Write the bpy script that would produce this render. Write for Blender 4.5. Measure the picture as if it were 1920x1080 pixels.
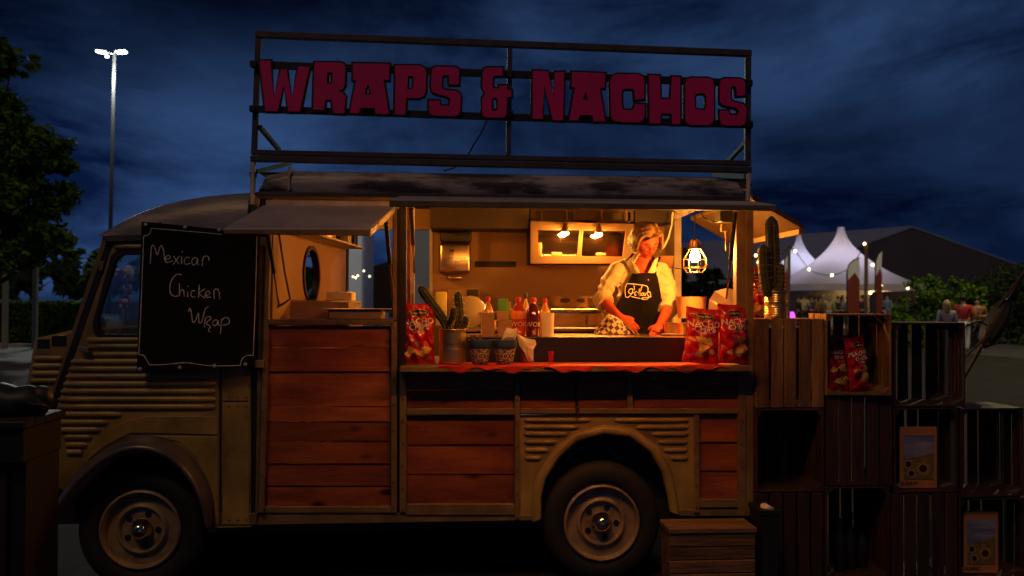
import bpy, bmesh, math, random
from mathutils import Vector, Matrix, Euler
random.seed(7)
R = math.radians
for o in list(bpy.data.objects): bpy.data.objects.remove(o)
SC = bpy.context.scene
COL = SC.collection

# ------------------------------------------------------------------ camera
F = 1600.0                                   # focal length in photo pixels (photo 1920 wide)
CAM = Vector((0.0, -4.7, 1.565))
YAW, PITCH, ROLL = R(4.12), math.atan(25 / F), 0.0036
CROT = (Matrix.Rotation(-YAW, 3, 'Z') @ Matrix.Rotation(math.pi / 2 + PITCH, 3, 'X') @ Matrix.Rotation(ROLL, 3, 'Z'))
cd = bpy.data.cameras.new('camera'); cam = bpy.data.objects.new('camera', cd); COL.objects.link(cam)
cam.matrix_world = Matrix.Translation(CAM) @ CROT.to_4x4()
cd.sensor_width = 36; cd.lens = F / 1920 * 36; cd.clip_start = 0.05; cd.clip_end = 2000
cd.dof.use_dof = True; cd.dof.focus_distance = 5.0; cd.dof.aperture_fstop = 2.4
SC.camera = cam
SC.render.resolution_x = 1024; SC.render.resolution_y = 576

# ------------------------------------------------------------------ world: dusk sky with clouds
wd = bpy.data.worlds.new('World'); SC.world = wd; wd.use_nodes = True
nt = wd.node_tree; nt.nodes.clear()
def WN(t, **k):
    n = nt.nodes.new(t)
    for a, b in k.items(): setattr(n, a, b)
    return n
out = WN('ShaderNodeOutputWorld'); bg = WN('ShaderNodeBackground')
sky = WN('ShaderNodeTexSky', sky_type='NISHITA'); sky.sun_disc = False
SUN_EL, SUN_AZ = R(55), R(206)
sky.sun_elevation = SUN_EL; sky.sun_rotation = SUN_AZ
tc = WN('ShaderNodeTexCoord'); mp = WN('ShaderNodeMapping')
mp.inputs['Scale'].default_value = (2.1, 2.1, 5.6); mp.inputs['Location'].default_value = (9.7, 3.3, 1.4)
n1 = WN('ShaderNodeTexNoise'); n1.inputs['Scale'].default_value = 1.55; n1.inputs['Detail'].default_value = 9; n1.inputs['Roughness'].default_value = 0.6
n1.inputs['Distortion'].default_value = 0.35
rp = WN('ShaderNodeValToRGB'); rp.color_ramp.elements[0].position = 0.37; rp.color_ramp.elements[1].position = 0.64
rp.color_ramp.elements[0].color = (0.07, 0.10, 0.18, 1); rp.color_ramp.elements[1].color = (1.0, 0.95, 0.92, 1)
bw = WN('ShaderNodeRGBToBW')
tint = WN('ShaderNodeMixRGB', blend_type='MULTIPLY'); tint.inputs[0].default_value = 1.0
tint.inputs[2].default_value = (0.105, 0.27, 0.74, 1)
mul = WN('ShaderNodeMixRGB', blend_type='MULTIPLY'); mul.inputs[0].default_value = 1.0
nt.links.new(tc.outputs['Generated'], mp.inputs['Vector']); nt.links.new(mp.outputs['Vector'], n1.inputs['Vector'])
nt.links.new(n1.outputs['Fac'], rp.inputs['Fac'])
nt.links.new(sky.outputs['Color'], bw.inputs[0]); nt.links.new(bw.outputs[0], tint.inputs[1])
n2 = WN('ShaderNodeTexNoise'); n2.inputs['Scale'].default_value = 0.9; n2.inputs['Detail'].default_value = 3
mp2 = WN('ShaderNodeMapping'); mp2.inputs['Scale'].default_value = (1.0, 1.0, 2.6); mp2.inputs['Location'].default_value = (8.1, 6.6, 0.8)
rp2 = WN('ShaderNodeValToRGB'); rp2.color_ramp.elements[0].position = 0.38; rp2.color_ramp.elements[1].position = 0.60
rp2.color_ramp.elements[0].color = (0.16, 0.18, 0.24, 1); rp2.color_ramp.elements[1].color = (1.35, 1.3, 1.3, 1)
mul2 = WN('ShaderNodeMixRGB', blend_type='MULTIPLY'); mul2.inputs[0].default_value = 1.0
nt.links.new(tc.outputs['Generated'], mp2.inputs['Vector']); nt.links.new(mp2.outputs['Vector'], n2.inputs['Vector']); nt.links.new(n2.outputs['Fac'], rp2.inputs['Fac'])
nt.links.new(tint.outputs[0], mul.inputs[1]); nt.links.new(rp.outputs['Color'], mul.inputs[2])
nt.links.new(mul.outputs[0], mul2.inputs[1]); nt.links.new(rp2.outputs['Color'], mul2.inputs[2]); nt.links.new(mul2.outputs[0], bg.inputs['Color']); bg.inputs['Strength'].default_value = 0.049
nt.links.new(bg.outputs[0], out.inputs['Surface'])

# the faint warm glow of the fairground behind the photographer
sd = bpy.data.lights.new('sun', 'SUN'); sd.energy = 0.38; sd.angle = R(8); sd.color = (1.0, 0.55, 0.15)
sun = bpy.data.objects.new('sun', sd); COL.objects.link(sun)
sun.rotation_euler = Vector((0.30, 0.62, -1.0)).to_track_quat('-Z', 'Y').to_euler()
SC.view_settings.view_transform = 'Standard'; SC.view_settings.look = 'None'
SC.view_settings.exposure = 0.0; SC.view_settings.gamma = 1.0

# ------------------------------------------------------------------ pixel helpers
def ray(px, py): return CROT @ Vector(((px - 960) / F, -(py - 540) / F, -1))
def at(px, py, Y):
    d = ray(px, py); return CAM + d * ((Y - CAM.y) / d.y)
def gnd(px, py, z=0.0):
    d = ray(px, py); return CAM + d * ((z - CAM.z) / d.z)
def zX(px, py, X):                            # hit the plane x = X
    d = ray(px, py); return CAM + d * ((X - CAM.x) / d.x)
def zz(px, py, Y): return at(px, py, Y).z
def xx(px, Y, py=560): return at(px, py, Y).x

# ------------------------------------------------------------------ materials
MATS = {}
def mat(name, col, rough=0.6, metal=0.0, emit=None, estr=0.0, var=0.0, vscale=8.0, bump=0.0, bscale=60.0, spec=0.5,
        stretch=(1, 1, 1), col2=None, ramp=(0.35, 0.7), trans=0.0, alpha=1.0, orand=0.0, coat=0.0):
    if name in MATS: return MATS[name]
    m = bpy.data.materials.new(name); m.use_nodes = True; t = m.node_tree
    b = t.nodes['Principled BSDF']
    b.inputs['Base Color'].default_value = (*col, 1); b.inputs['Roughness'].default_value = rough
    b.inputs['Metallic'].default_value = metal; b.inputs['Specular IOR Level'].default_value = spec
    b.inputs['Coat Weight'].default_value = coat
    if trans: b.inputs['Transmission Weight'].default_value = trans
    if alpha < 1: b.inputs['Alpha'].default_value = alpha
    if emit: b.inputs['Emission Color'].default_value = (*emit, 1); b.inputs['Emission Strength'].default_value = estr
    if var or col2 or bump or orand:
        tc = t.nodes.new('ShaderNodeTexCoord'); mp = t.nodes.new('ShaderNodeMapping'); mp.inputs['Scale'].default_value = stretch
        oi = t.nodes.new('ShaderNodeObjectInfo')
        ad = t.nodes.new('ShaderNodeVectorMath'); ad.operation = 'ADD'
        sc = t.nodes.new('ShaderNodeMath'); sc.operation = 'MULTIPLY'; sc.inputs[1].default_value = 17.0
        t.links.new(oi.outputs['Random'], sc.inputs[0])
        t.links.new(tc.outputs['Object'], ad.inputs[0]); t.links.new(sc.outputs[0], ad.inputs[1])
        t.links.new(ad.outputs[0], mp.inputs['Vector'])
        nz = t.nodes.new('ShaderNodeTexNoise'); nz.inputs['Scale'].default_value = vscale; nz.inputs['Detail'].default_value = 7
        nz.inputs['Roughness'].default_value = 0.6
        t.links.new(mp.outputs[0], nz.inputs['Vector'])
        rp = t.nodes.new('ShaderNodeValToRGB'); rp.color_ramp.elements[0].position = ramp[0]; rp.color_ramp.elements[1].position = ramp[1]
        c2 = col2 if col2 else tuple(c * (1 - var) for c in col)
        rp.color_ramp.elements[0].color = (*c2, 1); rp.color_ramp.elements[1].color = (*col, 1)
        t.links.new(nz.outputs['Fac'], rp.inputs['Fac'])
        src = rp.outputs['Color']
        if orand:
            hs = t.nodes.new('ShaderNodeHueSaturation'); mr = t.nodes.new('ShaderNodeMapRange')
            mr.inputs['To Min'].default_value = 1 - orand; mr.inputs['To Max'].default_value = 1 + orand
            t.links.new(oi.outputs['Random'], mr.inputs['Value']); t.links.new(mr.outputs[0], hs.inputs['Value'])
            t.links.new(src, hs.inputs['Color']); src = hs.outputs['Color']
        t.links.new(src, b.inputs['Base Color'])
        if bump:
            nb = t.nodes.new('ShaderNodeTexNoise'); nb.inputs['Scale'].default_value = bscale; nb.inputs['Detail'].default_value = 6
            t.links.new(mp.outputs[0], nb.inputs['Vector'])
            bp = t.nodes.new('ShaderNodeBump'); bp.inputs['Strength'].default_value = bump; bp.inputs['Distance'].default_value = 0.01
            t.links.new(nb.outputs['Fac'], bp.inputs['Height']); t.links.new(bp.outputs[0], b.inputs['Normal'])
            rr = t.nodes.new('ShaderNodeMapRange'); rr.inputs['To Min'].default_value = max(0.05, rough - 0.12); rr.inputs['To Max'].default_value = min(1, rough + 0.15)
            t.links.new(nz.outputs['Fac'], rr.inputs['Value']); t.links.new(rr.outputs[0], b.inputs['Roughness'])
    MATS[name] = m
    return m

def M(n): return MATS[n]
mat('truck_paint', (0.44, 0.30, 0.075), 0.36, var=0.62, vscale=3.2, bump=0.22, bscale=7)
mat('truck_trim', (0.22, 0.145, 0.055), 0.55, var=0.4, vscale=9, bump=0.1)
mat('fascia', (0.50, 0.42, 0.33), 0.5, var=0.35, vscale=7, bump=0.1)
mat('roof_paint', (0.30, 0.26, 0.24), 0.38, var=0.75, vscale=3.2, bump=0.2, bscale=18, stretch=(0.6, 1, 2.4))
mat('roof_worn', (0.36, 0.31, 0.29), 0.42, col2=(0.05, 0.036, 0.032), vscale=3.5, bump=0.35, bscale=14, stretch=(0.7, 1, 3.2), ramp=(0.44, 0.56))
mat('awning', (0.35, 0.30, 0.31), 0.5, var=0.35, vscale=4, bump=0.12)
mat('black', (0.008, 0.008, 0.008), 0.55)
mat('rubber', (0.012, 0.012, 0.012), 0.75, bump=0.3, bscale=50, var=0.3)
mat('fender', (0.10, 0.085, 0.075), 0.3, var=0.5, vscale=8, bump=0.12, bscale=15)
mat('rim', (0.36, 0.26, 0.15), 0.38, var=0.5, vscale=12, bump=0.2, bscale=30)
mat('chrome', (0.80, 0.62, 0.38), 0.12, metal=1.0)
mat('steel', (0.70, 0.53, 0.33), 0.24, metal=1.0, var=0.15, vscale=6)
mat('dull_steel', (0.42, 0.29, 0.14), 0.5, metal=0.35, var=0.3, vscale=6)
mat('tin', (0.85, 0.56, 0.22), 0.30, metal=0.92, var=0.25, vscale=10)
mat('wood_red', (0.42, 0.115, 0.022), 0.42, spec=0.3, col2=(0.10, 0.018, 0.005), vscale=1.9, stretch=(1.1, 1, 5.0), bump=0.5, bscale=5, orand=0.40, ramp=(0.25, 0.78))
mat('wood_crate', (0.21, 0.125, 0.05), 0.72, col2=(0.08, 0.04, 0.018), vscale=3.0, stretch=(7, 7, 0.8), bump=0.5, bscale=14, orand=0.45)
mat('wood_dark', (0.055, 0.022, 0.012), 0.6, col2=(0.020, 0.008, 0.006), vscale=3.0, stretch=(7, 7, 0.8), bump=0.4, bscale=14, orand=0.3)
mat('wood_step', (0.20, 0.11, 0.05), 0.7, col2=(0.07, 0.036, 0.018), vscale=3.0, stretch=(0.8, 7, 7), bump=0.5, bscale=14, orand=0.3)
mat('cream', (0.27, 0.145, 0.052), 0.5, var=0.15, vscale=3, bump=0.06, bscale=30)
mat('dark_brown', (0.024, 0.010, 0.006), 0.55, var=0.4, vscale=5)
mat('frame_metal', (0.085, 0.062, 0.052), 0.5, var=0.5, vscale=9, bump=0.15)
mat('sign_black', (0.006, 0.006, 0.008), 0.6)
mat('sign_pink', (0.80, 0.006, 0.17), 0.55, var=0.2, vscale=4)
mat('chalkboard', (0.012, 0.011, 0.009), 0.9, spec=0.15, var=0.5, vscale=3)
mat('chalk', (0.92, 0.80, 0.70), 0.9, var=0.4, vscale=60)
mat('white_metal', (0.7, 0.7, 0.68), 0.35, metal=0.6)
mat('bulb', (1, 0.8, 0.4), 0.4, emit=(1.0, 0.36, 0.048), estr=1550)
mat('hood_bulb', (1, 0.8, 0.4), 0.4, emit=(1.0, 0.36, 0.048), estr=2600)
mat('led', (1, 0.8, 0.4), 0.4, emit=(1.0, 0.34, 0.045), estr=205)
mat('ceiling_bulb', (1, 0.8, 0.4), 0.4, emit=(1.0, 0.36, 0.048), estr=800)
mat('brass', (0.45, 0.26, 0.10), 0.3, metal=1.0)
mat('cloth_red', (0.55, 0.022, 0.012), 0.75, var=0.3, vscale=20, bump=0.3, bscale=120)
mat('bag_red', (0.60, 0.010, 0.008), 0.20, var=0.35, vscale=14, bump=0.8, bscale=16, coat=0.4)
mat('bag_white', (0.85, 0.75, 0.65), 0.5)
mat('bag_black', (0.010, 0.009, 0.009), 0.35)
mat('bag_gold', (0.75, 0.42, 0.08), 0.4)
mat('bag_dark', (0.16, 0.02, 0.012), 0.35)
mat('cactus', (0.030, 0.036, 0.014), 0.65, var=0.5, vscale=30, bump=0.3, bscale=80)
mat('spine', (0.65, 0.45, 0.20), 0.7)
mat('pot_blue', (0.035, 0.075, 0.16), 0.35, var=0.2)
mat('skin_redlit', (0.34, 0.052, 0.022), 0.65, spec=0.2, var=0.12, vscale=20)  # cook's skin, red cast of the warm light put into the colour
mat('hood_paint', (0.09, 0.045, 0.016), 0.5, var=0.15, vscale=5)
mat('hatch_paint', (0.065, 0.032, 0.011), 0.6, var=0.35, vscale=3)
mat('skin', (0.40, 0.20, 0.12), 0.5, var=0.12, vscale=20)
mat('paper', (0.75, 0.66, 0.52), 0.8, var=0.1)
mat('card', (0.36, 0.20, 0.11), 0.8, var=0.15)
def add_knots(m):
    t = m.node_tree; b = t.nodes['Principled BSDF']; src = b.inputs['Base Color'].links[0].from_socket
    mp = [n for n in t.nodes if n.type == 'MAPPING'][0]; vo = t.nodes.new('ShaderNodeTexVoronoi'); vo.inputs['Scale'].default_value = 2.6; vo.inputs['Randomness'].default_value = 1
    rp = t.nodes.new('ShaderNodeValToRGB'); rp.color_ramp.elements[0].position = 0.05; rp.color_ramp.elements[1].position = 0.16; rp.color_ramp.elements[0].color = (.10, .08, .07, 1)
    mx = t.nodes.new('ShaderNodeMixRGB'); mx.blend_type = 'MULTIPLY'; mx.inputs[0].default_value = 1
    sc = t.nodes.new('ShaderNodeMapping'); sc.inputs['Scale'].default_value = (1, 1, .45)
    t.links.new(mp.outputs[0], sc.inputs[0]); t.links.new(sc.outputs[0], vo.inputs['Vector']); t.links.new(vo.outputs['Distance'], rp.inputs['Fac']); t.links.new(src, mx.inputs[1]); t.links.new(rp.outputs[0], mx.inputs[2]); t.links.new(mx.outputs[0], b.inputs['Base Color'])
add_knots(MATS['wood_red'])
def glass(name, tint=(1, 1, 1), fac=0.12, rough=0.02):
    m = bpy.data.materials.new(name); m.use_nodes = True; t = m.node_tree; t.nodes.clear()
    o = t.nodes.new('ShaderNodeOutputMaterial'); mx = t.nodes.new('ShaderNodeMixShader'); tr = t.nodes.new('ShaderNodeBsdfTransparent'); gl = t.nodes.new('ShaderNodeBsdfGlossy')
    tr.inputs[0].default_value = (*tint, 1); gl.inputs['Roughness'].default_value = rough; mx.inputs[0].default_value = fac
    t.links.new(tr.outputs[0], mx.inputs[1]); t.links.new(gl.outputs[0], mx.inputs[2]); t.links.new(mx.outputs[0], o.inputs[0])
    MATS[name] = m; return m
glass('window_glass', (0.8, 0.82, 0.82), 0.10)
glass('hood_glass', (0.5, 0.45, 0.4), 0.15)
glass('bottle_clear', (0.95, 0.75, 0.5), 0.12)

# ------------------------------------------------------------------ mesh helpers
WM = {}
def wm(o): return WM.get(o.name, Matrix.Identity(4))
def setp(o, label=None, cat=None, group=None, kind=None):
    if label: o['label'] = label
    if cat: o['category'] = cat
    if group: o['group'] = group
    if kind: o['kind'] = kind
    return o
def thing(name, label, cat, loc=(0, 0, 0), rotz=0.0, group=None):
    o = bpy.data.objects.new(name, None); COL.objects.link(o); o.empty_display_size = 0.1
    o.location = loc; o.rotation_euler = (0, 0, rotz)
    WM[o.name] = Matrix.Translation(Vector(loc)) @ Matrix.Rotation(rotz, 4, 'Z')
    return setp(o, label, cat, group)
def link_mesh(name, me, material, parent=None, smooth=False, local=False, origin=None):
    o = bpy.data.objects.new(name, me); COL.objects.link(o)
    if material is not None:
        ms = material if isinstance(material, list) else [material]
        me.materials.clear()
        for m in ms: me.materials.append(M(m) if isinstance(m, str) else m)
    if smooth:
        for p in me.polygons: p.use_smooth = True
    if parent is not None:
        o.parent = parent; WM[o.name] = wm(parent)
        if not local: me.transform(wm(parent).inverted())
    elif not local:
        xs = [v.co for v in me.vertices]
        if origin is None and xs:
            mn = Vector((min(c.x for c in xs), min(c.y for c in xs), min(c.z for c in xs)))
            mx = Vector((max(c.x for c in xs), max(c.y for c in xs), max(c.z for c in xs)))
            origin = Vector(((mn.x + mx.x) / 2, (mn.y + mx.y) / 2, mn.z))
        origin = Vector(origin)
        me.transform(Matrix.Translation(-origin)); o.location = origin
        WM[o.name] = Matrix.Translation(origin)
    return o
class MB:
    def __init__(s): s.v = []; s.f = []; s.mi = []
    def add(s, vs, fs, mi=0):
        n = len(s.v); s.v += [tuple(v) for v in vs]; s.f += [tuple(i + n for i in f) for f in fs]; s.mi += [mi] * len(fs); return s
    def box(s, lo, hi, mi=0, mtx=None):
        x0, y0, z0 = lo; x1, y1, z1 = hi
        vs = [Vector(p) for p in ((x0, y0, z0), (x1, y0, z0), (x1, y1, z0), (x0, y1, z0), (x0, y0, z1), (x1, y0, z1), (x1, y1, z1), (x0, y1, z1))]
        if mtx: vs = [mtx @ v for v in vs]
        return s.add(vs, [(0, 3, 2, 1), (4, 5, 6, 7), (0, 1, 5, 4), (1, 2, 6, 5), (2, 3, 7, 6), (3, 0, 4, 7)], mi)
    def cbox(s, c, sz, mi=0, rot=None):
        m = Matrix.Translation(Vector(c))
        if rot is not None: m = m @ rot.to_4x4()
        return s.box((-sz[0] / 2, -sz[1] / 2, -sz[2] / 2), (sz[0] / 2, sz[1] / 2, sz[2] / 2), mi, m)
    def prism(s, pts, dvec, mi=0):                       # planar polygon (3D pts) swept by dvec
        n = len(pts); d = Vector(dvec)
        vs = [Vector(p) for p in pts] + [Vector(p) + d for p in pts]
        fs = [tuple(range(n)), tuple(range(2 * n - 1, n - 1, -1))] + [(i, i + n, (i + 1) % n + n, (i + 1) % n) for i in range(n)]
        return s.add(vs, fs, mi)
    def ppoly(s, pix, Y, th, mi=0):                      # polygon given in photo pixels on plane y=Y, thickness th to the back
        return s.prism([at(x, y, Y) for x, y in pix], (0, th, 0), mi)
    def loft(s, rings, closed=True, caps=True, mi=0):
        n = len(rings[0]); vs = [p for r in rings for p in r]; fs = []
        for a in range(len(rings) - 1):
            for i in range(n if closed else n - 1):
                j = (i + 1) % n; fs.append((a * n + i, a * n + j, (a + 1) * n + j, (a + 1) * n + i))
        if caps and closed: fs += [tuple(range(n - 1, -1, -1)), tuple((len(rings) - 1) * n + i for i in range(n))]
        return s.add(vs, fs, mi)
    def tube(s, pts, r, n=8, mi=0, flat=1.0):
        pts = [Vector(p) for p in pts]; rs = r if isinstance(r, (list, tuple)) else [r] * len(pts)
        rings = []; up = None
        for i, p in enumerate(pts):
            d = (pts[min(i + 1, len(pts) - 1)] - pts[max(i - 1, 0)])
            if d.length < 1e-9: d = Vector((0, 0, 1))
            d.normalize()
            if up is None: up = Vector((0, 1, 0)) if abs(d.y) < 0.9 else Vector((0, 0, 1))
            u = (up - d * up.dot(d))
            if u.length < 1e-6: u = d.orthogonal()
            u.normalize(); w = d.cross(u); up = u
            rings.append([p + (u * math.cos(2 * math.pi * k / n) * flat + w * math.sin(2 * math.pi * k / n)) * rs[i] for k in range(n)])
        return s.loft(rings, mi=mi)
    def bar(s, a, b, w, h=None, mi=0):                   # rectangular bar between two points
        a = Vector(a); b = Vector(b); d = b - a; h = h or w
        q = d.to_track_quat('X', 'Z').to_matrix()
        return s.cbox((a + b) / 2, (d.length, w, h), mi, q)
    def lathe(s, prof, c, axis='Z', n=24, mi=0, sx=1.0):
        c = Vector(c); rings = []
        for r, h in prof:
            ring = []
            for k in range(n):
                a = 2 * math.pi * k / n; x, y = r * math.cos(a) * sx, r * math.sin(a)
                ring.append(c + (Vector((x, y, h)) if axis == 'Z' else Vector((x, h, -y)) if axis == 'Y' else Vector((h, x, y))))
            rings.append(ring)
        return s.loft(rings, mi=mi)
    def sphere(s, c, r, sc=(1, 1, 1), nu=12, nv=8, mi=0, rot=None):
        c = Vector(c); rings = []
        for j in range(nv + 1):
            t = math.pi * j / nv; rr = max(1e-4, math.sin(t))
            ring = []
            for k in range(nu):
                p = Vector((rr * math.cos(2 * math.pi * k / nu) * sc[0], rr * math.sin(2 * math.pi * k / nu) * sc[1], -math.cos(t) * sc[2])) * r
                if rot is not None: p = rot @ p
                ring.append(c + p)
            rings.append(ring)
        return s.loft(rings, mi=mi)
    def mesh(s, name):
        me = bpy.data.meshes.new(name); me.from_pydata(s.v, [], s.f)
        for i, p in enumerate(me.polygons): p.material_index = s.mi[i]
        bm = bmesh.new(); bm.from_mesh(me); bmesh.ops.recalc_face_normals(bm, faces=bm.faces); bm.to_mesh(me); bm.free()
        return me
    def build(s, name, material, parent=None, smooth=False, bevel=0.0, local=False, seg=1, origin=None):
        me = s.mesh(name)
        if bevel:
            bm = bmesh.new(); bm.from_mesh(me)
            ed = [e for e in bm.edges if len(e.link_faces) == 2 and e.calc_face_angle(0) > 0.6]
            bmesh.ops.bevel(bm, geom=ed, offset=bevel, segments=seg, profile=0.5, affect='EDGES', clamp_overlap=True)
            bm.to_mesh(me); bm.free()
        o = link_mesh(name, me, material, parent, False, local, origin)
        if smooth:
            me.polygons.foreach_set('use_smooth', [True] * len(me.polygons))
            try: me.set_sharp_from_angle(angle=R(40 if smooth is True else smooth))
            except Exception: pass
        return o
def curve_mesh(splines, th, offset=0.0, bevel=0.0):
    """filled 2D polygons (holes allowed) -> mesh in the xz plane centred on y=0, thickness th"""
    cu = bpy.data.curves.new('c', 'CURVE'); cu.dimensions = '2D'; cu.fill_mode = 'BOTH'
    cu.extrude = th / 2 - bevel; cu.offset = offset; cu.bevel_depth = bevel; cu.bevel_resolution = 1
    for pts in splines:
        sp = cu.splines.new('POLY'); sp.points.add(len(pts) - 1)
        for p, q in zip(sp.points, pts): p.co = (q[0], q[1], 0, 1)
        sp.use_cyclic_u = True
    ob = bpy.data.objects.new('c', cu); me = bpy.data.meshes.new_from_object(ob)
    bpy.data.objects.remove(ob); bpy.data.curves.remove(cu)
    me.transform(Matrix.Rotation(math.pi / 2, 4, 'X'))
    return me
def plate(name, material, pix, holes, Y, th, parent=None, offset=0.0, bevel=0.0):
    """sheet with holes, outline in photo pixels on plane y=Y; thickness th behind that plane"""
    spl = []
    for poly in [pix] + list(holes):
        spl.append([(at(x, y, Y).x, at(x, y, Y).z) for x, y in poly])
    me = curve_mesh(spl, th, offset, bevel)
    me.transform(Matrix.Translation((0, Y + th / 2, 0)))
    return link_mesh(name, me, material, parent)
def text_mesh(s, size, th=0.001, bold=0.0, shear=0.0):
    cu = bpy.data.curves.new('t', 'FONT'); cu.body = s; cu.size = size; cu.align_x = 'CENTER'; cu.align_y = 'CENTER'
    cu.extrude = th / 2; cu.offset = bold; cu.shear = shear; cu.resolution_u = 2
    ob = bpy.data.objects.new('t', cu); me = bpy.data.meshes.new_from_object(ob)
    bpy.data.objects.remove(ob); bpy.data.curves.remove(cu)
    return me                                  # lies in xy, normal +z
def copy_tree(o, parent=None):
    c = o.copy(); COL.objects.link(c); c.parent = parent
    for ch in list(o.children): copy_tree(ch, c)
    return c
def arc(c, r, a0, a1, n=12, ry=None):
    ry = ry or r
    return [(c[0] + r * math.cos(R(a0 + (a1 - a0) * i / n)), c[1] - ry * math.sin(R(a0 + (a1 - a0) * i / n))) for i in range(n + 1)]
# ================================================================== ground
def mat_ground():
    m = bpy.data.materials.new('paving'); m.use_nodes = True; t = m.node_tree; b = t.nodes['Principled BSDF']
    tc = t.nodes.new('ShaderNodeTexCoord'); br = t.nodes.new('ShaderNodeTexBrick'); nz = t.nodes.new('ShaderNodeTexNoise'); mx = t.nodes.new('ShaderNodeMixRGB')
    br.inputs['Scale'].default_value = 1.0; br.inputs['Brick Width'].default_value = 0.42; br.inputs['Row Height'].default_value = 0.21
    br.inputs['Mortar Size'].default_value = 0.008
    br.inputs['Color1'].default_value = (0.050, 0.040, 0.030, 1); br.inputs['Color2'].default_value = (0.03, 0.025, 0.02, 1); br.inputs['Mortar'].default_value = (0.035, 0.03, 0.025, 1)
    nz.inputs['Scale'].default_value = 1.3; nz.inputs['Detail'].default_value = 8
    mx.blend_type = 'MULTIPLY'; mx.inputs[0].default_value = 0.7
    t.links.new(tc.outputs['Object'], br.inputs['Vector']); t.links.new(tc.outputs['Object'], nz.inputs['Vector'])
    t.links.new(br.outputs['Color'], mx.inputs[1]); t.links.new(nz.outputs['Fac'], mx.inputs[2]); t.links.new(mx.outputs[0], b.inputs['Base Color'])
    bp = t.nodes.new('ShaderNodeBump'); bp.inputs['Strength'].default_value = 0.6; bp.inputs['Distance'].default_value = 0.01
    t.links.new(br.outputs['Fac'], bp.inputs['Height']); bp.invert = True; t.links.new(bp.outputs[0], b.inputs['Normal'])
    b.inputs['Roughness'].default_value = 0.9; b.inputs['Specular IOR Level'].default_value = 0.2
    MATS['paving'] = m
mat_ground()
mat('asphalt', (0.05, 0.05, 0.052), 0.85, var=0.4, vscale=3, bump=0.4, bscale=80)
mat('grass', (0.075, 0.12, 0.022), 0.9, var=0.6, vscale=5, bump=0.8, bscale=60)
g = MB().add([(-400, -60, 0), (400, -60, 0), (400, 900, 0), (-400, 900, 0)], [(0, 1, 2, 3)]).build('ground', 'asphalt'); g['kind'] = 'structure'
g = MB().add([(-6, -8, 0.004), (16, -8, 0.004), (16, 30, 0.004), (-6, 18, 0.004)], [(0, 1, 2, 3)]).build('pavement', 'paving'); g['kind'] = 'structure'

# ================================================================== food truck
TR = thing('food_truck', 'old tan corrugated food truck with timber panels, open serving hatch and lit kitchen', 'food truck', (0.0, 0.95, 0.0))
def trim(x0, y0, x1, y1, name='trim', m='truck_trim', Y=-0.014, th=0.04, par=TR, bev=0.003):
    return MB().ppoly([(x0, y0), (x1, y0), (x1, y1), (x0, y1)], Y, th).build(name, m, par, bevel=bev)
def quad(pts, name, m, Y, th, par=TR, bev=0.003): return MB().ppoly(pts, Y, th).build(name, m, par, bevel=bev)
def planks(x0, x1, ys, Y=0.0, th=0.02, m='wood_red', par=TR):
    for a, b in zip(ys[:-1], ys[1:]):
        dy = random.uniform(-.002, .003); tl = random.uniform(.002, .006); MB().prism([at(x0, a + .7, Y + dy + tl), at(x1, a + .5, Y + dy + tl), at(x1, b - .5, Y + dy - tl), at(x0, b - .7, Y + dy - tl)], (0, th, 0)).build('plank', m, par, bevel=0.0035)

XR = at(1412, 560, 0).x            # rear end of the body
XF = at(205, 440, 0).x
# --- cab side with window opening and wheel arch
inner_arch = [(404, 990), (392, 940), (370, 885), (335, 845), (290, 826), (245, 826), (200, 848), (160, 885), (128, 925)]
win = [(213, 484), (226, 474), (393, 471), (400, 479), (400, 622), (392, 631), (194, 631), (181, 620), (178, 602)]
cab = plate('cab_side', 'truck_paint', [(214, 452), (470, 444), (470, 988)] + inner_arch + [(96, 905), (94, 860), (105, 768)], [win], 0.0, 0.02, TR)
def grow(p, k, c=None):
    cx = sum(q[0] for q in p) / len(p); cy = sum(q[1] for q in p) / len(p)
    return [(q[0] + k * (1 if q[0] > cx else -1), q[1] + k * (1 if q[1] > cy else -1)) for q in p]
plate('window_seal', 'black', grow(win, 5), [grow(win, -4)], -0.008, 0.034, TR)
plate('window_pane', 'window_glass', grow(win, -2), [], 0.008, 0.004, TR)
ribs = [(213, 398, 463), (162, 404, 637), (163, 404, 650), (170, 404, 665), (132, 404, 678), (128, 405, 692), (123, 405, 706), (118, 405, 720), (113, 405, 734),
        (108, 405, 749), (107, 405, 763), (107, 229, 777), (106, 204, 792), (106, 190, 806), (118, 174, 820), (121, 165, 834), (123, 157, 848)]
def rib(x0, x1, y, r=0.0165, Y=0.0, par=TR):
    n = 8; pts = []; rs = []
    for i in range(n + 1):
        f = i / n; x = x0 + (x1 - x0) * f; pts.append(at(x, y, Y)); rs.append(r)
    e0 = at(x0 + 4, y, Y); e1 = at(x1 - 4, y, Y)
    pts = [at(x0, y, Y), e0] + pts[1:-1] + [e1, at(x1, y, Y)]; rs = [r * .15, r * .8] + rs[1:-1] + [r * .8, r * .15]
    MB().tube(pts, rs, 10, flat=0.85).build('rib', 'truck_paint', par, smooth=60)
for x0, x1, y in ribs: rib(x0, x1, y)
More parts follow.
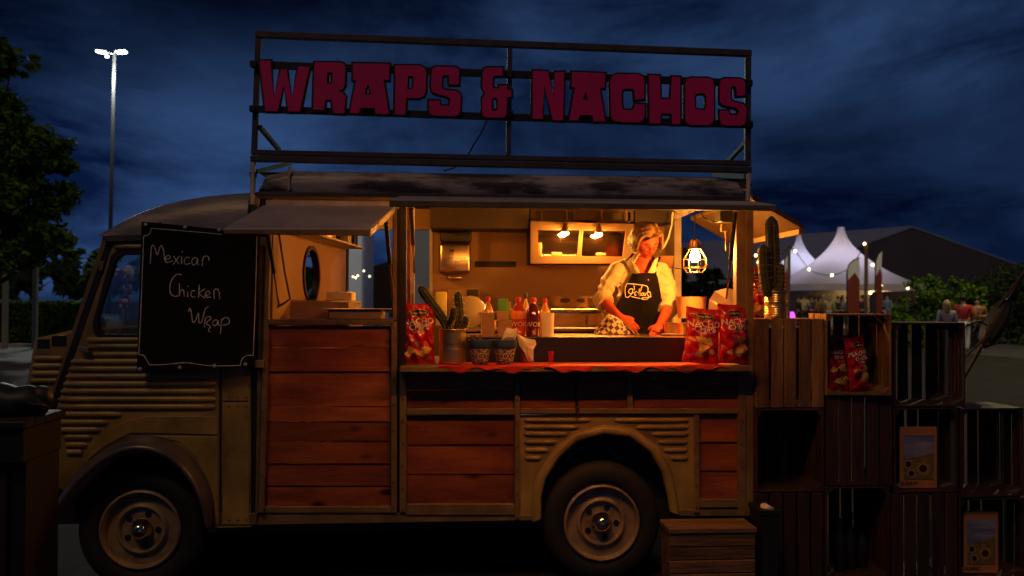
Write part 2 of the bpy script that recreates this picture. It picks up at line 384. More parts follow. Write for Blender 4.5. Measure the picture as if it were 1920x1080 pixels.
# raised panel edge above the front arch
seam_o = [(158, 872), (178, 836), (205, 806), (240, 788), (275, 781), (408, 781)]
seam_i = [(408, 815), (292, 812), (243, 812), (197, 836), (165, 862)]
quad(seam_o + seam_i, 'arch_panel', 'truck_paint', -0.008, 0.006)
quad([(292, 818), (408, 818), (408, 984), (404, 986), (401, 940), (392, 905), (368, 860), (336, 829)], 'arch_panel', 'truck_paint', -0.006, 0.005)
trim(411, 444, 415, 985, 'seam', 'black', -0.004, .004)
trim(417, 446, 467, 752, 'side_panel', 'truck_paint', -.006, .006); trim(417, 756, 467, 984, 'side_panel', 'truck_paint', -.006, .006)
# A pillar: black gap, then the windscreen frame
quad([(203, 452), (213, 452), (104, 768), (92, 768)], 'door_seal', 'black', 0.004, 0.03)
quad([(193, 444), (205, 442), (94, 762), (88, 762)], 'windscreen_pillar', 'truck_trim', 0.012, 0.05)
quad([(190, 442), (466, 433), (468, 445), (197, 454)], 'gutter', 'frame_metal', -0.02, 0.05)
quad([(150, 648), (163, 652), (168, 660), (160, 662), (146, 656)], 'door_handle', 'chrome', -0.04, 0.03)
# rear-view hinge on the pillar
quad([(186, 490), (196, 490), (192, 508), (184, 508)], 'hinge', 'truck_trim', -0.012, 0.03)
# --- front mudguard, a swept bowl over the wheel
fo = [(98, 957), (120, 915), (148, 876), (197, 837), (243, 814), (292, 814), (334, 830), (369, 862), (394, 908), (403, 946), (399, 990)]
fi = [(116, 961), (138, 938), (165, 906), (200, 872), (240, 853), (285, 853), (318, 867), (348, 895), (370, 930), (381, 962), (386, 990)]
rings = []
for (a, b) in zip(fo, fi):
    A = at(*a, 0.0); B = at(*b, -0.05); ring = []
    for k in range(9):
        t = k / 8; p = A.lerp(B, t); p.y = -0.115 * math.sin(math.pi * (0.08 + 0.80 * t)) + .03 * (1 - t); ring.append(p)
    for k in range(8, -1, -1):
        q = ring[k].copy(); q.y += 0.012; ring.append(q)
    rings.append(ring)
fe = MB().loft(rings).build('mudguard', 'fender', TR, smooth=60)
fe.modifiers.new('s', 'SUBSURF').levels = 1; fe.modifiers['s'].render_levels = 2
# --- nose (bonnet), narrower than the cab
YN = 0.36
nose = [(62, 635), (140, 617), (140, 930), (72, 930), (46, 730)]
MB().ppoly(nose, YN, 1.15).build('bonnet', 'truck_paint', TR, bevel=0.02, smooth=True)
for y, x0 in ((672, 62), (686, 60), (700, 57), (714, 55)): rib(x0, 120, y, Y=YN)
trim(70, 636, 92, 652, 'vent', 'black', YN - .004, .003, bev=0); trim(97, 630, 124, 648, 'vent', 'black', YN - .004, .003, bev=0)
for i in range(9): trim(84 + i * 5.5, 872 - i * .3, 86 + i * 5.5, 918, 'grille_bar', 'truck_trim', YN - .012, .008, bev=0)
trim(80, 917, 132, 924, 'bumper_rail', 'rim', YN - .02, .02)
# windscreen
p = [at(196, 446, .05), at(92, 765, .05)]; q = [v + Vector((0, 1.78, 0)) for v in p]
MB().add([p[0], p[1], q[1], q[0]], [(0, 1, 2, 3)]).build('windscreen', 'window_glass', TR)
# --- cab roof
st = [(193, 446), (200, 438), (215, 427), (240, 410), (270, 396), (305, 384), (345, 374), (385, 367), (425, 363), (470, 360)]
zedge = [zz(x, 444 - (x - 193) * .035, 0) for x, y in st]; rings = []
for (x, y), ze in zip(st, zedge):
    X = xx(x, .08, y); zt = zz(x, y, .25); ze = min(ze, zt)
    prof = [(0.0, ze), (0.005, ze + (zt - ze) * .35), (0.03, ze + (zt - ze) * .68), (0.09, ze + (zt - ze) * .90), (0.22, zt - .006), (0.5, zt), (0.94, zt + .01), (1.4, zt), (1.68, zt - .006), (1.8, ze + (zt - ze) * .9), (1.87, ze + (zt - ze) * .5), (1.88, ze)]
    rings.append([Vector((X, a, b)) for a, b in prof])
MB().loft(rings, closed=False).build('cab_roof', 'roof_paint', TR, smooth=60)
# --- box roof with rounded edge
xa, xb = at(486, 345, 0).x, at(1397, 352, 0).x; zb = zz(940, 366, 0); zt = zz(940, 326, .1); rings = []
for i in range(15):
    f = i / 14; X = xa + (xb - xa) * (0.5 - 0.5 * math.cos(math.pi * f)); e = 1 - max(0, 1 - min(X - xa, xb - X) / 0.09) ** 2
    e = 0.12 + 0.88 * math.sqrt(max(0, e)); T = zb + (zt - zb) * e
    prof = [(0.0, zb), (-.012, zb + (T - zb) * .3), (-.008, zb + (T - zb) * .6), (.02, zb + (T - zb) * .85), (.07, T - .006), (.16, T), (.9, T + .015), (1.7, T), (1.82, T - .01), (1.88, zb + (T - zb) * .6), (1.885, zb)]
    rings.append([Vector((X, a, b)) for a, b in prof])
MB().loft(rings, closed=False).build('box_roof', 'roof_worn', TR, smooth=60)
MB().box((xx(541, 0, 320), -.022, zb + .01), (xx(545, 0, 320), .2, zt + .004)).build('roof_strap', 'fascia', TR)
# gutter bands under the roof
quad([(480, 359), (1402, 368), (1402, 376), (480, 366)], 'roof_gutter', 'frame_metal', -.022, .05)
quad([(473, 366), (1409, 376), (1409, 389), (473, 372)], 'roof_rail', 'truck_trim', -.012, .04)
quad([(498, 374), (748, 377), (748, 392), (498, 389)], 'fascia_board', 'fascia', -.006, .03)
quad([(488, 372), (498, 374), (498, 440), (486, 440)], 'corner_trim', 'black', -.002, .03)
quad([(473, 366), (487, 367), (484, 440), (470, 440)], 'corner_trim', 'truck_paint', -.010, .04)
# --- door post, wooden door
quad([(499, 432), (507, 432), (494, 962), (484, 962)], 'door_frame', 'truck_trim', -.03, .045)
quad([(471, 445), (486, 445), (478, 985), (470, 985)], 'door_seal', 'black', .0, .03)
quad([(486, 445), (499, 445), (484, 962), (478, 985)], 'door_post', 'truck_trim', -.02, .045)
quad([(477, 675), (495, 675), (494, 690), (477, 690)], 'latch', 'rim', -.05, .02)
trim(503, 599, 738, 609, 'window_ledge', 'truck_trim', -.03, .12)
planks(500, 733, [611, 652, 690], .006); planks(499, 733, [696, 763, 791, 828, 870, 912, 951], .006)
trim(497, 688, 735, 697, 'door_rail', 'wood_red', -.002, .02)
trim(487, 950, 742, 962, 'door_rail', 'truck_trim', -.012, .04)
trim(733, 602, 744, 962, 'door_frame', 'truck_trim', -.016, .045)
trim(744, 388, 749, 962, 'door_seal', 'black', .0, .03)
trim(736, 388, 744, 600, 'door_frame', 'truck_trim', -.01, .05)
# --- B post inside of the hatch
trim(749, 385, 762, 692, 'hatch_post', 'dark_brown', .0, .09); trim(764, 388, 770, 575, 'hatch_post', 'wood_red', .1, .05); trim(769.5, 388, 777, 660, 'hatch_post', 'fascia', .16, .05)
# --- panels below the counter
zc = zz(1000, 686, -.1)            # counter top height
trim(749, 694, 762, 962, 'frame_post', 'truck_trim'); trim(965, 694, 975, 975, 'frame_post', 'truck_trim'); trim(1177, 694, 1187, 768, 'frame_post', 'truck_trim')
trim(1384, 690, 1399, 968, 'frame_post', 'truck_trim'); trim(1302, 778, 1312, 962, 'frame_post', 'truck_trim')
trim(762, 766, 965, 778, 'frame_rail', 'truck_trim', -.018); trim(975, 766, 1384, 776, 'frame_rail', 'truck_trim', -.018)
trim(762, 945, 965, 966, 'frame_rail', 'truck_trim', -.012); trim(1312, 936, 1384, 952, 'frame_rail', 'truck_trim', -.012)
planks(762, 965, [694, 732, 766], .008); planks(975, 1081, [694, 766], .008); planks(1083, 1177, [694, 766], .008); planks(1187, 1384, [690, 728, 766], .008)
trim(1079, 694, 1085, 780, 'seam_strip', 'black', .004, .01)
quad([(1080, 763), (1086, 763), (1085, 782), (1081, 782)], 'latch', 'brass', -.03, .02)
planks(762, 965, [778, 834, 890, 945], .008); planks(1312, 1384, [778, 830, 884, 936], .008)
# rear wheel arch panel
ra = [(1003, 975), (1003, 930), (1012, 893), (1040, 850), (1077, 817), (1130, 802), (1184, 808), (1226, 838), (1252, 880), (1264, 932), (1268, 962)]
plate('arch_panel', 'truck_paint', [(975, 778), (1302, 778), (1302, 962)] + ra[::-1] + [(975, 977)], [], .0, .02, TR)
rings = []
for i, (x, y) in enumerate(ra):
    P = at(x, y, 0); c = at(1132, 925, 0); d = (c - P); d.y = 0; d.normalize(); ring = []
    for dr, dy in ((-.02, .004), (-.012, -.014), (0.0, -.024), (.02, -.026), (.034, -.018), (.038, .01), (.03, .012), (.0, .01)): ring.append(P + d * dr + Vector((0, dy, 0)))
    rings.append(ring)
MB().loft(rings).build('arch_flange', 'truck_paint', TR, smooth=60)
for x0, x1, y in ((982, 1108, 788), (982, 1086, 801), (982, 1064, 814), (982, 1044, 829), (983, 1030, 844), (983, 1016, 859), (1150, 1292, 788), (1192, 1292, 801), (1222, 1292, 814), (1233, 1290, 829), (1243, 1290, 844), (1256, 1291, 859)): rib(x0, x1, y, .013)
# sill
quad([(400, 962), (749, 962), (1005, 966), (1005, 976), (460, 985), (400, 985)], 'sill', 'truck_trim', -.004, .05)
trim(1268, 955, 1399, 968, 'sill', 'truck_trim', -.004, .05)
# rear corner of the body and wall behind the crates
trim(1399, 388, 1413, 968, 'rear_corner', 'truck_trim', -.01, .06); trim(1381, 388, 1399, 684, 'hatch_post', 'truck_trim', .005, .06)
# --- chassis, floor and inner walls
zf = 0.44
MB().box((XF - .1, .06, .30), (XR, 1.82, zf)).build('chassis', 'black', TR)
YW = 1.80; xop0, xop1 = xx(648, YW), xx(808, YW); zo0, zo1 = zz(700, 640, YW), zz(790, 430, YW); ZC = zt - .022
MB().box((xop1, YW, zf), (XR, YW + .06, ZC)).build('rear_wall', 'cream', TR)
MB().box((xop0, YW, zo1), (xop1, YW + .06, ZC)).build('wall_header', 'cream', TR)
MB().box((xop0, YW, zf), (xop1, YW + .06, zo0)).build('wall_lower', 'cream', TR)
MB().box((xop0 - .03, YW - .03, zo0), (xop0 + .015, YW + .065, zo1)).build('opening_post', 'dark_brown', TR)
MB().box((xop1 - .012, YW - .012, zo0), (xop1 + .012, YW + .065, zo1)).build('opening_post', 'fascia', TR)
MB().box((xx(480, 0), .03, ZC), (XR - .01, 1.86, ZC + .003)).build('ceiling', 'dark_brown', TR)
# partition between cab and kitchen, with a round window
pa = at(508, 560, .03); pb = at(646, 560, YW - .03); L = Vector((pb.x - pa.x, pb.y - pa.y)).length; ang = math.atan2(pb.y - pa.y, pb.x - pa.x)
def on_part(px, py):               # photo pixel -> (distance along the partition, z)
    d = ray(px, py); nx, ny = -math.sin(ang), math.cos(ang)
    t = ((pa.x - CAM.x) * nx + (pa.y - CAM.y) * ny) / (d.x * nx + d.y * ny); P = CAM + d * t
    return (P.x - pa.x) * math.cos(ang) + (P.y - pa.y) * math.sin(ang), P.z
u0, w0 = on_part(580, 515); ru = abs(on_part(594, 515)[0] - u0); rw = 44 / 1600 * 6.2
me = curve_mesh([[(0, zf), (L, zf), (L, ZC - .01), (0, ZC - .01)], [(u0 + ru * math.cos(2 * math.pi * k / 28), w0 + rw * math.sin(2 * math.pi * k / 28)) for k in range(28)]], .02)
PM = Matrix.Translation((pa.x, pa.y, 0)) @ Matrix.Rotation(ang, 4, 'Z')
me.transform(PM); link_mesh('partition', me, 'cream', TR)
ro = MB()
for k in range(28):
    a0, a1 = 2 * math.pi * k / 28, 2 * math.pi * (k + 1) / 28
    c = [(u0 + (ru + d) * math.cos(a), y, w0 + (rw + d) * math.sin(a)) for a in (a0, a1) for d in (-.012, .014) for y in (-.022, .022)]
    ro.add([PM @ Vector(v) for v in c], [(0, 1, 3, 2), (4, 6, 7, 5), (0, 4, 5, 1), (2, 3, 7, 6), (0, 2, 6, 4), (1, 5, 7, 3)])
ro.build('porthole_ring', 'dark_brown', TR)
# shelf along the top of the partition
MB().box((.15, -.16, zz(560, 452, .9)), (L - .05, -.012, zz(560, 452, .9) + .012), mtx=PM).build('shelf', 'fascia', TR)
# cab far side with window and cab back
me = curve_mesh([[(XF - .02, zf), (pb.x - .02, zf), (pb.x - .02, zedge[-1] - .02), (XF + .12, zedge[0] - .02)], [(xx(a_, YW + .03, b_), zz(a_, b_, YW + .03)) for a_, b_ in ((546, 482), (606, 482), (606, 552), (546, 552))]], .05)
me.transform(Matrix.Translation((0, YW + .03, 0))); link_mesh('cab_far_side', me, 'truck_paint', TR)
MB().box((XF + .1, .08, zf), (xx(460, 0), 1.75, .62)).build('cab_floor', 'black', TR)
# front seat back seen through the window
MB().box((xx(235, .5), .35, .62), (xx(300, .5), .8, 1.28)).build('seat', 'black', TR, bevel=.04)
# rear end: lower half door, header, far post
zr = zz(1340, 492, .9)
MB().box((XR - .03, .06, zf), (XR, 1.72, 1.36)).build('rear_door', 'steel', TR)
MB().box((XR - .05, YW - .3, 1.365), (XR - .0, YW - .002, ZC - .06)).build('rear_post', 'fascia', TR)
MB().box((XR - .06, .06, ZC - .055), (XR, YW - .002, ZC)).build('rear_header', 'fascia', TR)
# --- rear hatch, lifted
hn = Vector((XR + .004, .03, zz(1412, 373, .03))); on = at(1507, 430, .03)
hd = (on - hn); hd.y = 0
MB().add([hn, on, on + Vector((0, 1.25, 0)), hn + Vector((0, 1.25, 0))] + [v + Vector((.004, 0, .03)) for v in (hn, on, on + Vector((0, 1.25, 0)), hn + Vector((0, 1.25, 0)))],
         [(0, 1, 2, 3), (7, 6, 5, 4), (0, 4, 5, 1), (1, 5, 6, 2), (2, 6, 7, 3), (3, 7, 4, 0)]).build('rear_hatch', 'hatch_paint', TR, bevel=.006)
MB().bar(on + Vector((-.006, .02, -.012)), on + Vector((-.006, 1.23, -.012)), .03, .03).build('hatch_lip', 'truck_trim', TR)
# --- main awning over the counter
YA = -0.80
a0, a1 = at(729, 374, YA), at(1456, 384, YA); h0, h1 = Vector((xx(748, 0), -.022, zz(1000, 374, 0))), Vector((XR - .01, -.022, zz(1000, 374, 0) - .004))
def slab(c, th, name, m):
    up = Vector((0, 0, th)); MB().add(list(c) + [v + up for v in c], [(0, 1, 2, 3), (7, 6, 5, 4), (0, 4, 5, 1), (1, 5, 6, 2), (2, 6, 7, 3), (3, 7, 4, 0)]).build(name, m, TR, bevel=.004)
slab([a0 - Vector((0, 0, .008)), a1 - Vector((0, 0, .008)), h1, h0], .008, 'awning', 'awning')
MB().prism([at(730, 376, YA - .006), at(1455, 385.5, YA - .006), at(1455, 395, YA - .006), at(730, 387, YA - .006)], (0, .025, 0)).build('awning_lip', 'truck_trim', TR, bevel=.002)
# light strip under the awning, behind its lip
fl = (.765 / .80)
e0, e1 = h0.lerp(a0 - Vector((0, 0, .008)), fl) + Vector((.3, 0, -.0055)), h1.lerp(a1 - Vector((0, 0, .008)), fl) + Vector((-.25, 0, -.0055))
MB().tube([e0, e1], .005, 8).build('light_strip', 'led', TR)
# small awning over the side window
slab([at(418, 434, -.46), at(694, 434, -.46), at(742, 391, -.016), at(494, 389, -.016)], .014, 'side_awning', 'awning')
MB().prism([at(417, 430, -.468), at(696, 430, -.468), at(694, 442, -.468), at(420, 438, -.468)], (0, .02, 0)).build('awning_lip', 'truck_trim', TR, bevel=.002)
MB().prism([at(696, 430, -.464), at(741, 391, -.016), at(739, 399, -.016), at(695, 443, -.464)], (-.012, 0, 0)).build('awning_edge', 'fascia', TR)
MB().tube([at(560, 414, -.27), at(640, 414, -.27)], .010, 8).build('side_light', 'led', TR) if False else None
# gas struts
def strut(a, b, r=.011):
    a, b = Vector(a), Vector(b); mid = a.lerp(b, .52)
    s_ = MB().tube([a, mid], r, 8).build('gas_strut', 'black', TR, smooth=True)
    MB().tube([mid, b], r * .5, 8).build('strut_rod', 'steel', s_, smooth=True)
strut(at(503, 440, -.3), at(523, 572, -.02)); strut(at(724, 418, -.3), at(737, 560, -.02), .012)
strut(at(771, 392, -.5), at(777, 512, -.03)); strut(at(1379, 398, -.4), at(1362, 560, -.005))
# counter
MB().box((xx(750, -.12), -.125, zc - .032), (xx(1411, -.12), .74, zc)).build('counter', 'truck_trim', TR, bevel=.004)
# --- wheels
def wheel(cx, cz, Y, far=False):
    ty = MB().lathe([(.205, .03), (.215, .0), (.245, -.012), (.30, -.014), (.326, .01), (.335, .05), (.335, .13), (.325, .17), (.30, .19), (.2, .18)], (cx, Y, cz), 'Y', 48).build('tyre', 'rubber', TR, smooth=60)
    if far: return
    rm = MB().lathe([(.214, .02), (.213, -.012), (.203, -.018), (.196, -.008), (.190, .022), (.176, .028), (.150, .030), (.138, .016), (.130, .002), (.122, .0), (.112, .010), (.108, .026), (.080, .034), (.05, .022), (.001, .022)], (cx, Y, cz), 'Y', 56).build('rim', 'rim', ty, smooth=50)
    for k in range(5):
        a = R(90 - 22 + 72 * k); c = Vector((cx + .086 * math.cos(a), Y + .016, cz + .086 * math.sin(a)))
        MB().lathe([(.0165, .0), (.0165, .02), (.001, .02)], c, 'Y', 12).build('lug_hole', 'black', ty)
    MB().lathe([(.052, .022), (.058, .010), (.054, .0), (.050, -.004), (.046, -.024), (.034, -.042), (.018, -.052), (.001, -.055)], (cx, Y, cz), 'Y', 32).build('hub_cap', 'chrome', ty, smooth=True)
w1, w2 = at(264, 979, .02), at(1128, 979, .02)
zh = .335
wheel(w1.x, zh, .02); wheel(w2.x, zh, .02); wheel(w1.x, zh, 1.66, True); wheel(w2.x, zh, 1.66, True)
# dark wheel wells
for w in (w1, w2): MB().box((w.x - .48, .14, .34), (w.x + .48, .20, .95)).build('wheel_well', 'black', TR)
MB().box((XF, 1.78, .03), (XR, 1.83, .46)).build('ground_blocker', 'black', TR)  # added black panel, hides the lit ground beyond so the underside stays dark
MB().box((xx(470, 0), .05, .34), (xx(1005, 0), .08, .62)).build('inner_skirt', 'black', TR)

# rivets and screws along the trims
for x, ys in ((755, range(705, 960, 42)), (970, range(705, 970, 44)), (1182, (700, 730, 758)), (1391, range(700, 960, 44)), (1307, range(790, 955, 40)), (738, range(615, 955, 48)), (492, range(470, 950, 60)), (414 + 30, ())):
    for y in ys: MB().lathe([(.001, -.004), (.004, -.003), (.005, 0)], at(x, y, -.0185 if x != 492 else -.0345), 'Y', 8).build('rivet', 'frame_metal', TR)
for x in range(430, 466, 16):
    for y in (452, 745, 762, 975): MB().lathe([(.001, -.004), (.004, -.003), (.005, 0)], at(x, y, -.0065), 'Y', 8).build('rivet', 'frame_metal', TR)
# ================================================================== roof sign
SG = thing('roof_sign', 'tubular roof frame carrying dark pink WRAPS & NACHOS letters edged in black', 'sign', (0, .05, zz(940, 380, .05)))
YS = .03
def rail(p0, p1, hpx, name='rail', Y=YS, th=.035, m='frame_metal'):
    (x0, y0), (x1, y1) = p0, p1
    MB().ppoly([(x0, y0), (x1, y1), (x1, y1 + hpx), (x0, y0 + hpx)], Y, th).build(name, m, SG, bevel=.003)
rail((478, 57), (1410, 93), 12); rail((470, 280), (1409, 301), 9.5); rail((469, 291), (1410, 312.5), 11, Y=YS - .01, th=.045)
def post(xt, xb, yt, yb, w, Y=YS + .003, th=.029):
    MB().ppoly([(xt, yt), (xt + w, yt), (xb + w, yb), (xb, yb)], Y, th).build('post', 'frame_metal', SG, bevel=.003)
post(478.5, 470.5, 70, 281, 10.5); post(952, 949, 88, 291, 9); post(1398, 1397.5, 104, 302, 11)
for x, y0, y1 in ((475, 302, 384), (1404, 323, 378)):
    MB().tube([at(x, y0, YS + .01), at(x - 2, y1, -.03)], .014, 10).build('leg', 'fascia', SG, smooth=True)
    MB().tube([at(x, y0 + 22, YS - .002), at(x - .2, y0 + 30, YS - .006)], .019, 10).build('clamp', 'black', SG, smooth=True)
rail((472, 113), (1410, 149), 15, 'letter_rail', YS - .010, .008, 'sign_black'); rail((471, 197), (1412, 227), 14, 'letter_rail', YS - .010, .008, 'sign_black')
for x, y in ((475, 120), (474, 204), (1405, 156), (1406, 233), (956, 140), (956, 213)):
    MB().cbox(at(x, y, YS - .014), (.035, .02, .035)).build('bracket', 'sign_black', SG, bevel=.003)
def bar(a, b, w=.022, name='brace', m='sign_black'): MB().bar(a, b, w).build(name, m, SG)
bar(at(487, 238, YS + .02), at(524, 282, .45)); bar(at(1399, 266, YS + .02), at(1366, 302, .45)); bar(at(480, 322, YS + .03), at(545, 306, .5), .02); bar(at(1400, 332, YS + .03), at(1340, 326, .5), .03)
MB().tube([at(x, y, .12) for x, y in ((917, 215), (912, 228), (902, 250), (888, 272), (878, 290), (862, 308), (848, 316), (832, 320))], .005, 6).build('cable', 'black', SG, smooth=True)
LA = {'W': ([(170, 303), (242, 303), (262, 555), (312, 362), (350, 362), (386, 560), (430, 340), (505, 345), (440, 645), (365, 645), (331, 470), (290, 643), (208, 640)], []),
 'R': ([(540, 315), (715, 315), (738, 325), (747, 348), (745, 465), (732, 490), (700, 507), (735, 525), (748, 548), (738, 658), (668, 655), (657, 575), (645, 563), (612, 563), (602, 635), (530, 632)], [(627, 378), (660, 384), (660, 455), (622, 462)]),
 'A': ([(800, 320), (1045, 325), (1042, 432), (1005, 432), (1040, 662), (955, 660), (945, 622), (850, 620), (840, 655), (778, 655), (820, 435), (800, 432)], [(900, 455), (925, 530), (873, 528)]),
 'P': ([(1085, 335), (1250, 335), (1280, 350), (1292, 380), (1290, 510), (1277, 540), (1245, 553), (1160, 553), (1150, 665), (1083, 665)], [(1170, 405), (1200, 405), (1207, 420), (1205, 482), (1195, 496), (1165, 496)]),
 'S': ([(1330, 375), (1340, 352), (1360, 343), (1485, 345), (1506, 354), (1515, 375), (1512, 462), (1450, 462), (1445, 400), (1402, 400), (1396, 478), (1410, 498), (1498, 508), (1520, 525), (1526, 550), (1522, 640), (1512, 665), (1485, 676), (1350, 673), (1322, 663), (1312, 640), (1312, 572), (1380, 572), (1388, 606), (1448, 608), (1458, 568), (1440, 545), (1352, 522), (1334, 508), (1326, 485)], []),
 '&': ([(1675, 378), (1684, 358), (1705, 348), (1808, 350), (1808, 402), (1757, 402), (1742, 418), (1742, 490), (1785, 490), (1785, 470), (1840, 470), (1840, 500), (1868, 502), (1868, 545), (1838, 548), (1835, 655), (1826, 677), (1805, 686), (1705, 686), (1682, 677), (1671, 655), (1672, 555), (1695, 522), (1672, 490)], [(1735, 560), (1748, 550), (1765, 552), (1776, 564), (1775, 625), (1765, 642), (1745, 642), (1734, 628)]),
 'N': ([(285, 370), (385, 375), (425, 555), (435, 380), (495, 378), (488, 705), (420, 703), (362, 470), (350, 695), (283, 693)], []),
 'A2': ([(550, 378), (772, 388), (768, 485), (735, 485), (772, 712), (695, 712), (688, 672), (600, 668), (590, 705), (530, 705), (570, 482), (545, 480)], [(640, 510), (658, 568), (622, 566)]),
 'C': ([(808, 440), (820, 408), (855, 393), (995, 395), (1025, 408), (1037, 440), (1035, 560), (975, 565), (968, 500), (955, 490), (905, 490), (888, 503), (883, 530), (884, 600), (890, 625), (905, 637), (950, 637), (966, 628), (975, 595), (1040, 597), (1038, 675), (1025, 706), (998, 719), (855, 715), (825, 703), (811, 672)], []),
 'H': ([(1070, 400), (1140, 403), (1145, 560), (1215, 562), (1225, 410), (1278, 412), (1278, 730), (1225, 730), (1222, 660), (1150, 655), (1145, 725), (1072, 725)], []),
 'O': ([(1314, 462), (1324, 430), (1352, 418), (1468, 419), (1496, 430), (1506, 462), (1505, 695), (1494, 725), (1465, 737), (1352, 735), (1324, 724), (1313, 695)], [(1376, 545), (1386, 524), (1440, 521), (1455, 540), (1455, 618), (1440, 635), (1388, 632), (1376, 612)]),
 'S2': ([(1548, 462), (1556, 433), (1580, 422), (1685, 425), (1708, 435), (1717, 462), (1715, 535), (1662, 540), (1655, 475), (1628, 473), (1617, 495), (1619, 557), (1640, 580), (1702, 595), (1720, 608), (1727, 632), (1722, 705), (1712, 730), (1688, 741), (1585, 738), (1558, 728), (1548, 700), (1548, 640), (1605, 640), (1610, 668), (1668, 670), (1675, 642), (1655, 620), (1572, 602), (1552, 587), (1546, 560)], [])}
SKY2 = ('N', 'A2', 'C', 'H', 'O', 'S2')
def area(p): return sum(p[i][0] * p[(i + 1) % len(p)][1] - p[(i + 1) % len(p)][0] * p[i][1] for i in range(len(p)))
def outline(p, d):                                  # mitred offset of a polygon, d > 0 grows it
    s = 1 if area(p) > 0 else -1; n = len(p); o = []
    for i in range(n):
        a, b, c = Vector(p[i - 1]), Vector(p[i]), Vector(p[(i + 1) % n])
        e1 = (b - a).normalized(); e2 = (c - b).normalized()
        n1 = Vector((e1.y, -e1.x)) * s; n2 = Vector((e2.y, -e2.x)) * s; m = n1 + n2
        k = d / max(.35, (1 + n1.dot(n2)) / 1.0) if m.length > 1e-5 else 0
        o.append(tuple(b + m * k))
    return o
for k, (ol, ho) in LA.items():
    ox = 920 if k in SKY2 else 440
    cv = lambda p: [(ox + x / 3.6, 30 + y / 3.6) for x, y in p]
    xz = lambda p, d: outline([(at(x, y, YS - .03).x, at(x, y, YS - .03).z) for x, y in cv(p)], d)
    me = curve_mesh([xz(ol, 0)] + ([xz(ho, 0)] if ho else []), .006); me.transform(Matrix.Translation((0, YS - .030, 0)))
    le = link_mesh('letter', me, 'sign_pink', SG)
    me = curve_mesh([xz(ol, .0115)] + ([xz(ho, -.0105)] if ho else []), .012); me.transform(Matrix.Translation((0, YS - .020, 0)))
    link_mesh('letter_backing', me, 'sign_black', le)

# ================================================================== chalkboard
YB = -.075
BD = thing('chalkboard', 'black chalkboard reading Mexican Chicken Wrap hung on the side of the cab', 'chalkboard', at(365, 695, YB))
MB().ppoly([(265, 415), (487, 437), (476, 687), (256, 698)], YB, .018).build('board', 'chalkboard', BD, bevel=.003)
for x, y in ((273, 421), (347, 426), (411, 431), (262, 692), (337, 689), (402, 686), (460, 683)):
    MB().lathe([(.001, -.006), (.008, -.005), (.0105, 0), (.0105, .004)], at(x, y, YB - .0005), 'Y', 12).build('screw', 'white_metal', BD, smooth=True)
MB().tube([at(300, 425, .0), at(300, 417, -.03), at(300, 421, YB + .01)], .005, 6).build('hook', 'black', BD); MB().tube([at(455, 438, .0), at(455, 430, -.03), at(455, 436, YB + .01)], .005, 6).build('hook', 'black', BD)
def smoothpts(p, k=4):
    if len(p) < 3: return p
    o = []
    for i in range(len(p) - 1):
        a, b, c, d = p[max(i - 1, 0)], p[i], p[i + 1], p[min(i + 2, len(p) - 1)]
        for j in range(k):
            t = j / k
            o.append(tuple(.5 * (2 * b[q] + (c[q] - a[q]) * t + (2 * a[q] - 5 * b[q] + 4 * c[q] - d[q]) * t * t + (3 * b[q] - a[q] - 3 * c[q] + d[q]) * t ** 3) for q in (0, 1)))
    return o + [p[-1]]
def chalk(words, name='chalk_word', r=.0026, m='chalk'):
    for w in words:
        mb = MB()
        for st in w:
            pts = [at(x / 3, 400 + y / 3, YB - .001) for x, y in smoothpts(st)]
            rs = [r * random.uniform(.7, 1.25) for _ in pts]
            mb.tube(pts, rs, 6, flat=.35)
        mb.build(name, m, BD)
chalk([[[(845, 284), (851, 200), (858, 180), (870, 190), (884, 235), (900, 190), (912, 184), (922, 220), (926, 264)], [(930, 262), (956, 252), (952, 236), (936, 242), (929, 262), (940, 277), (972, 266)],
        [(976, 240), (990, 262), (1006, 286)], [(1010, 240), (990, 265), (974, 290)], [(1022, 243), (1021, 286)], [(1024, 213), (1027, 219)], [(1066, 250), (1048, 248), (1036, 268), (1044, 288), (1070, 281)],
        [(1110, 254), (1094, 248), (1079, 268), (1086, 291), (1104, 282), (1111, 252), (1112, 284), (1120, 292)], [(1137, 297), (1140, 262), (1146, 246), (1160, 240), (1173, 246), (1176, 266)]],
       [[(1020, 347), (995, 343), (968, 372), (955, 415), (960, 450), (980, 467), (1002, 464)], [(1009, 392), (1010, 466)], [(1011, 448), (1022, 430), (1033, 436), (1036, 469)], [(1056, 440), (1055, 471)], [(1058, 408), (1060, 413)],
        [(1097, 436), (1080, 436), (1073, 455), (1082, 470), (1099, 470)], [(1121, 402), (1117, 474)], [(1152, 425), (1122, 450), (1152, 477)], [(1156, 462), (1180, 453), (1172, 436), (1157, 448), (1158, 470), (1186, 472)],
        [(1206, 482), (1203, 438), (1218, 425), (1232, 440), (1236, 482)]],
       [[(1060, 552), (1066, 535), (1074, 548), (1084, 610), (1100, 602), (1116, 560), (1120, 615), (1136, 606), (1148, 560), (1156, 536), (1172, 524)], [(1150, 640), (1156, 592), (1176, 580), (1187, 592), (1160, 617), (1182, 636), (1172, 658), (1184, 668)],
        [(1226, 602), (1208, 600), (1196, 618), (1206, 633), (1220, 622), (1227, 604), (1228, 626), (1234, 632)], [(1246, 595), (1243, 640), (1240, 676)], [(1247, 602), (1268, 585), (1290, 598), (1284, 622), (1250, 629)]]])
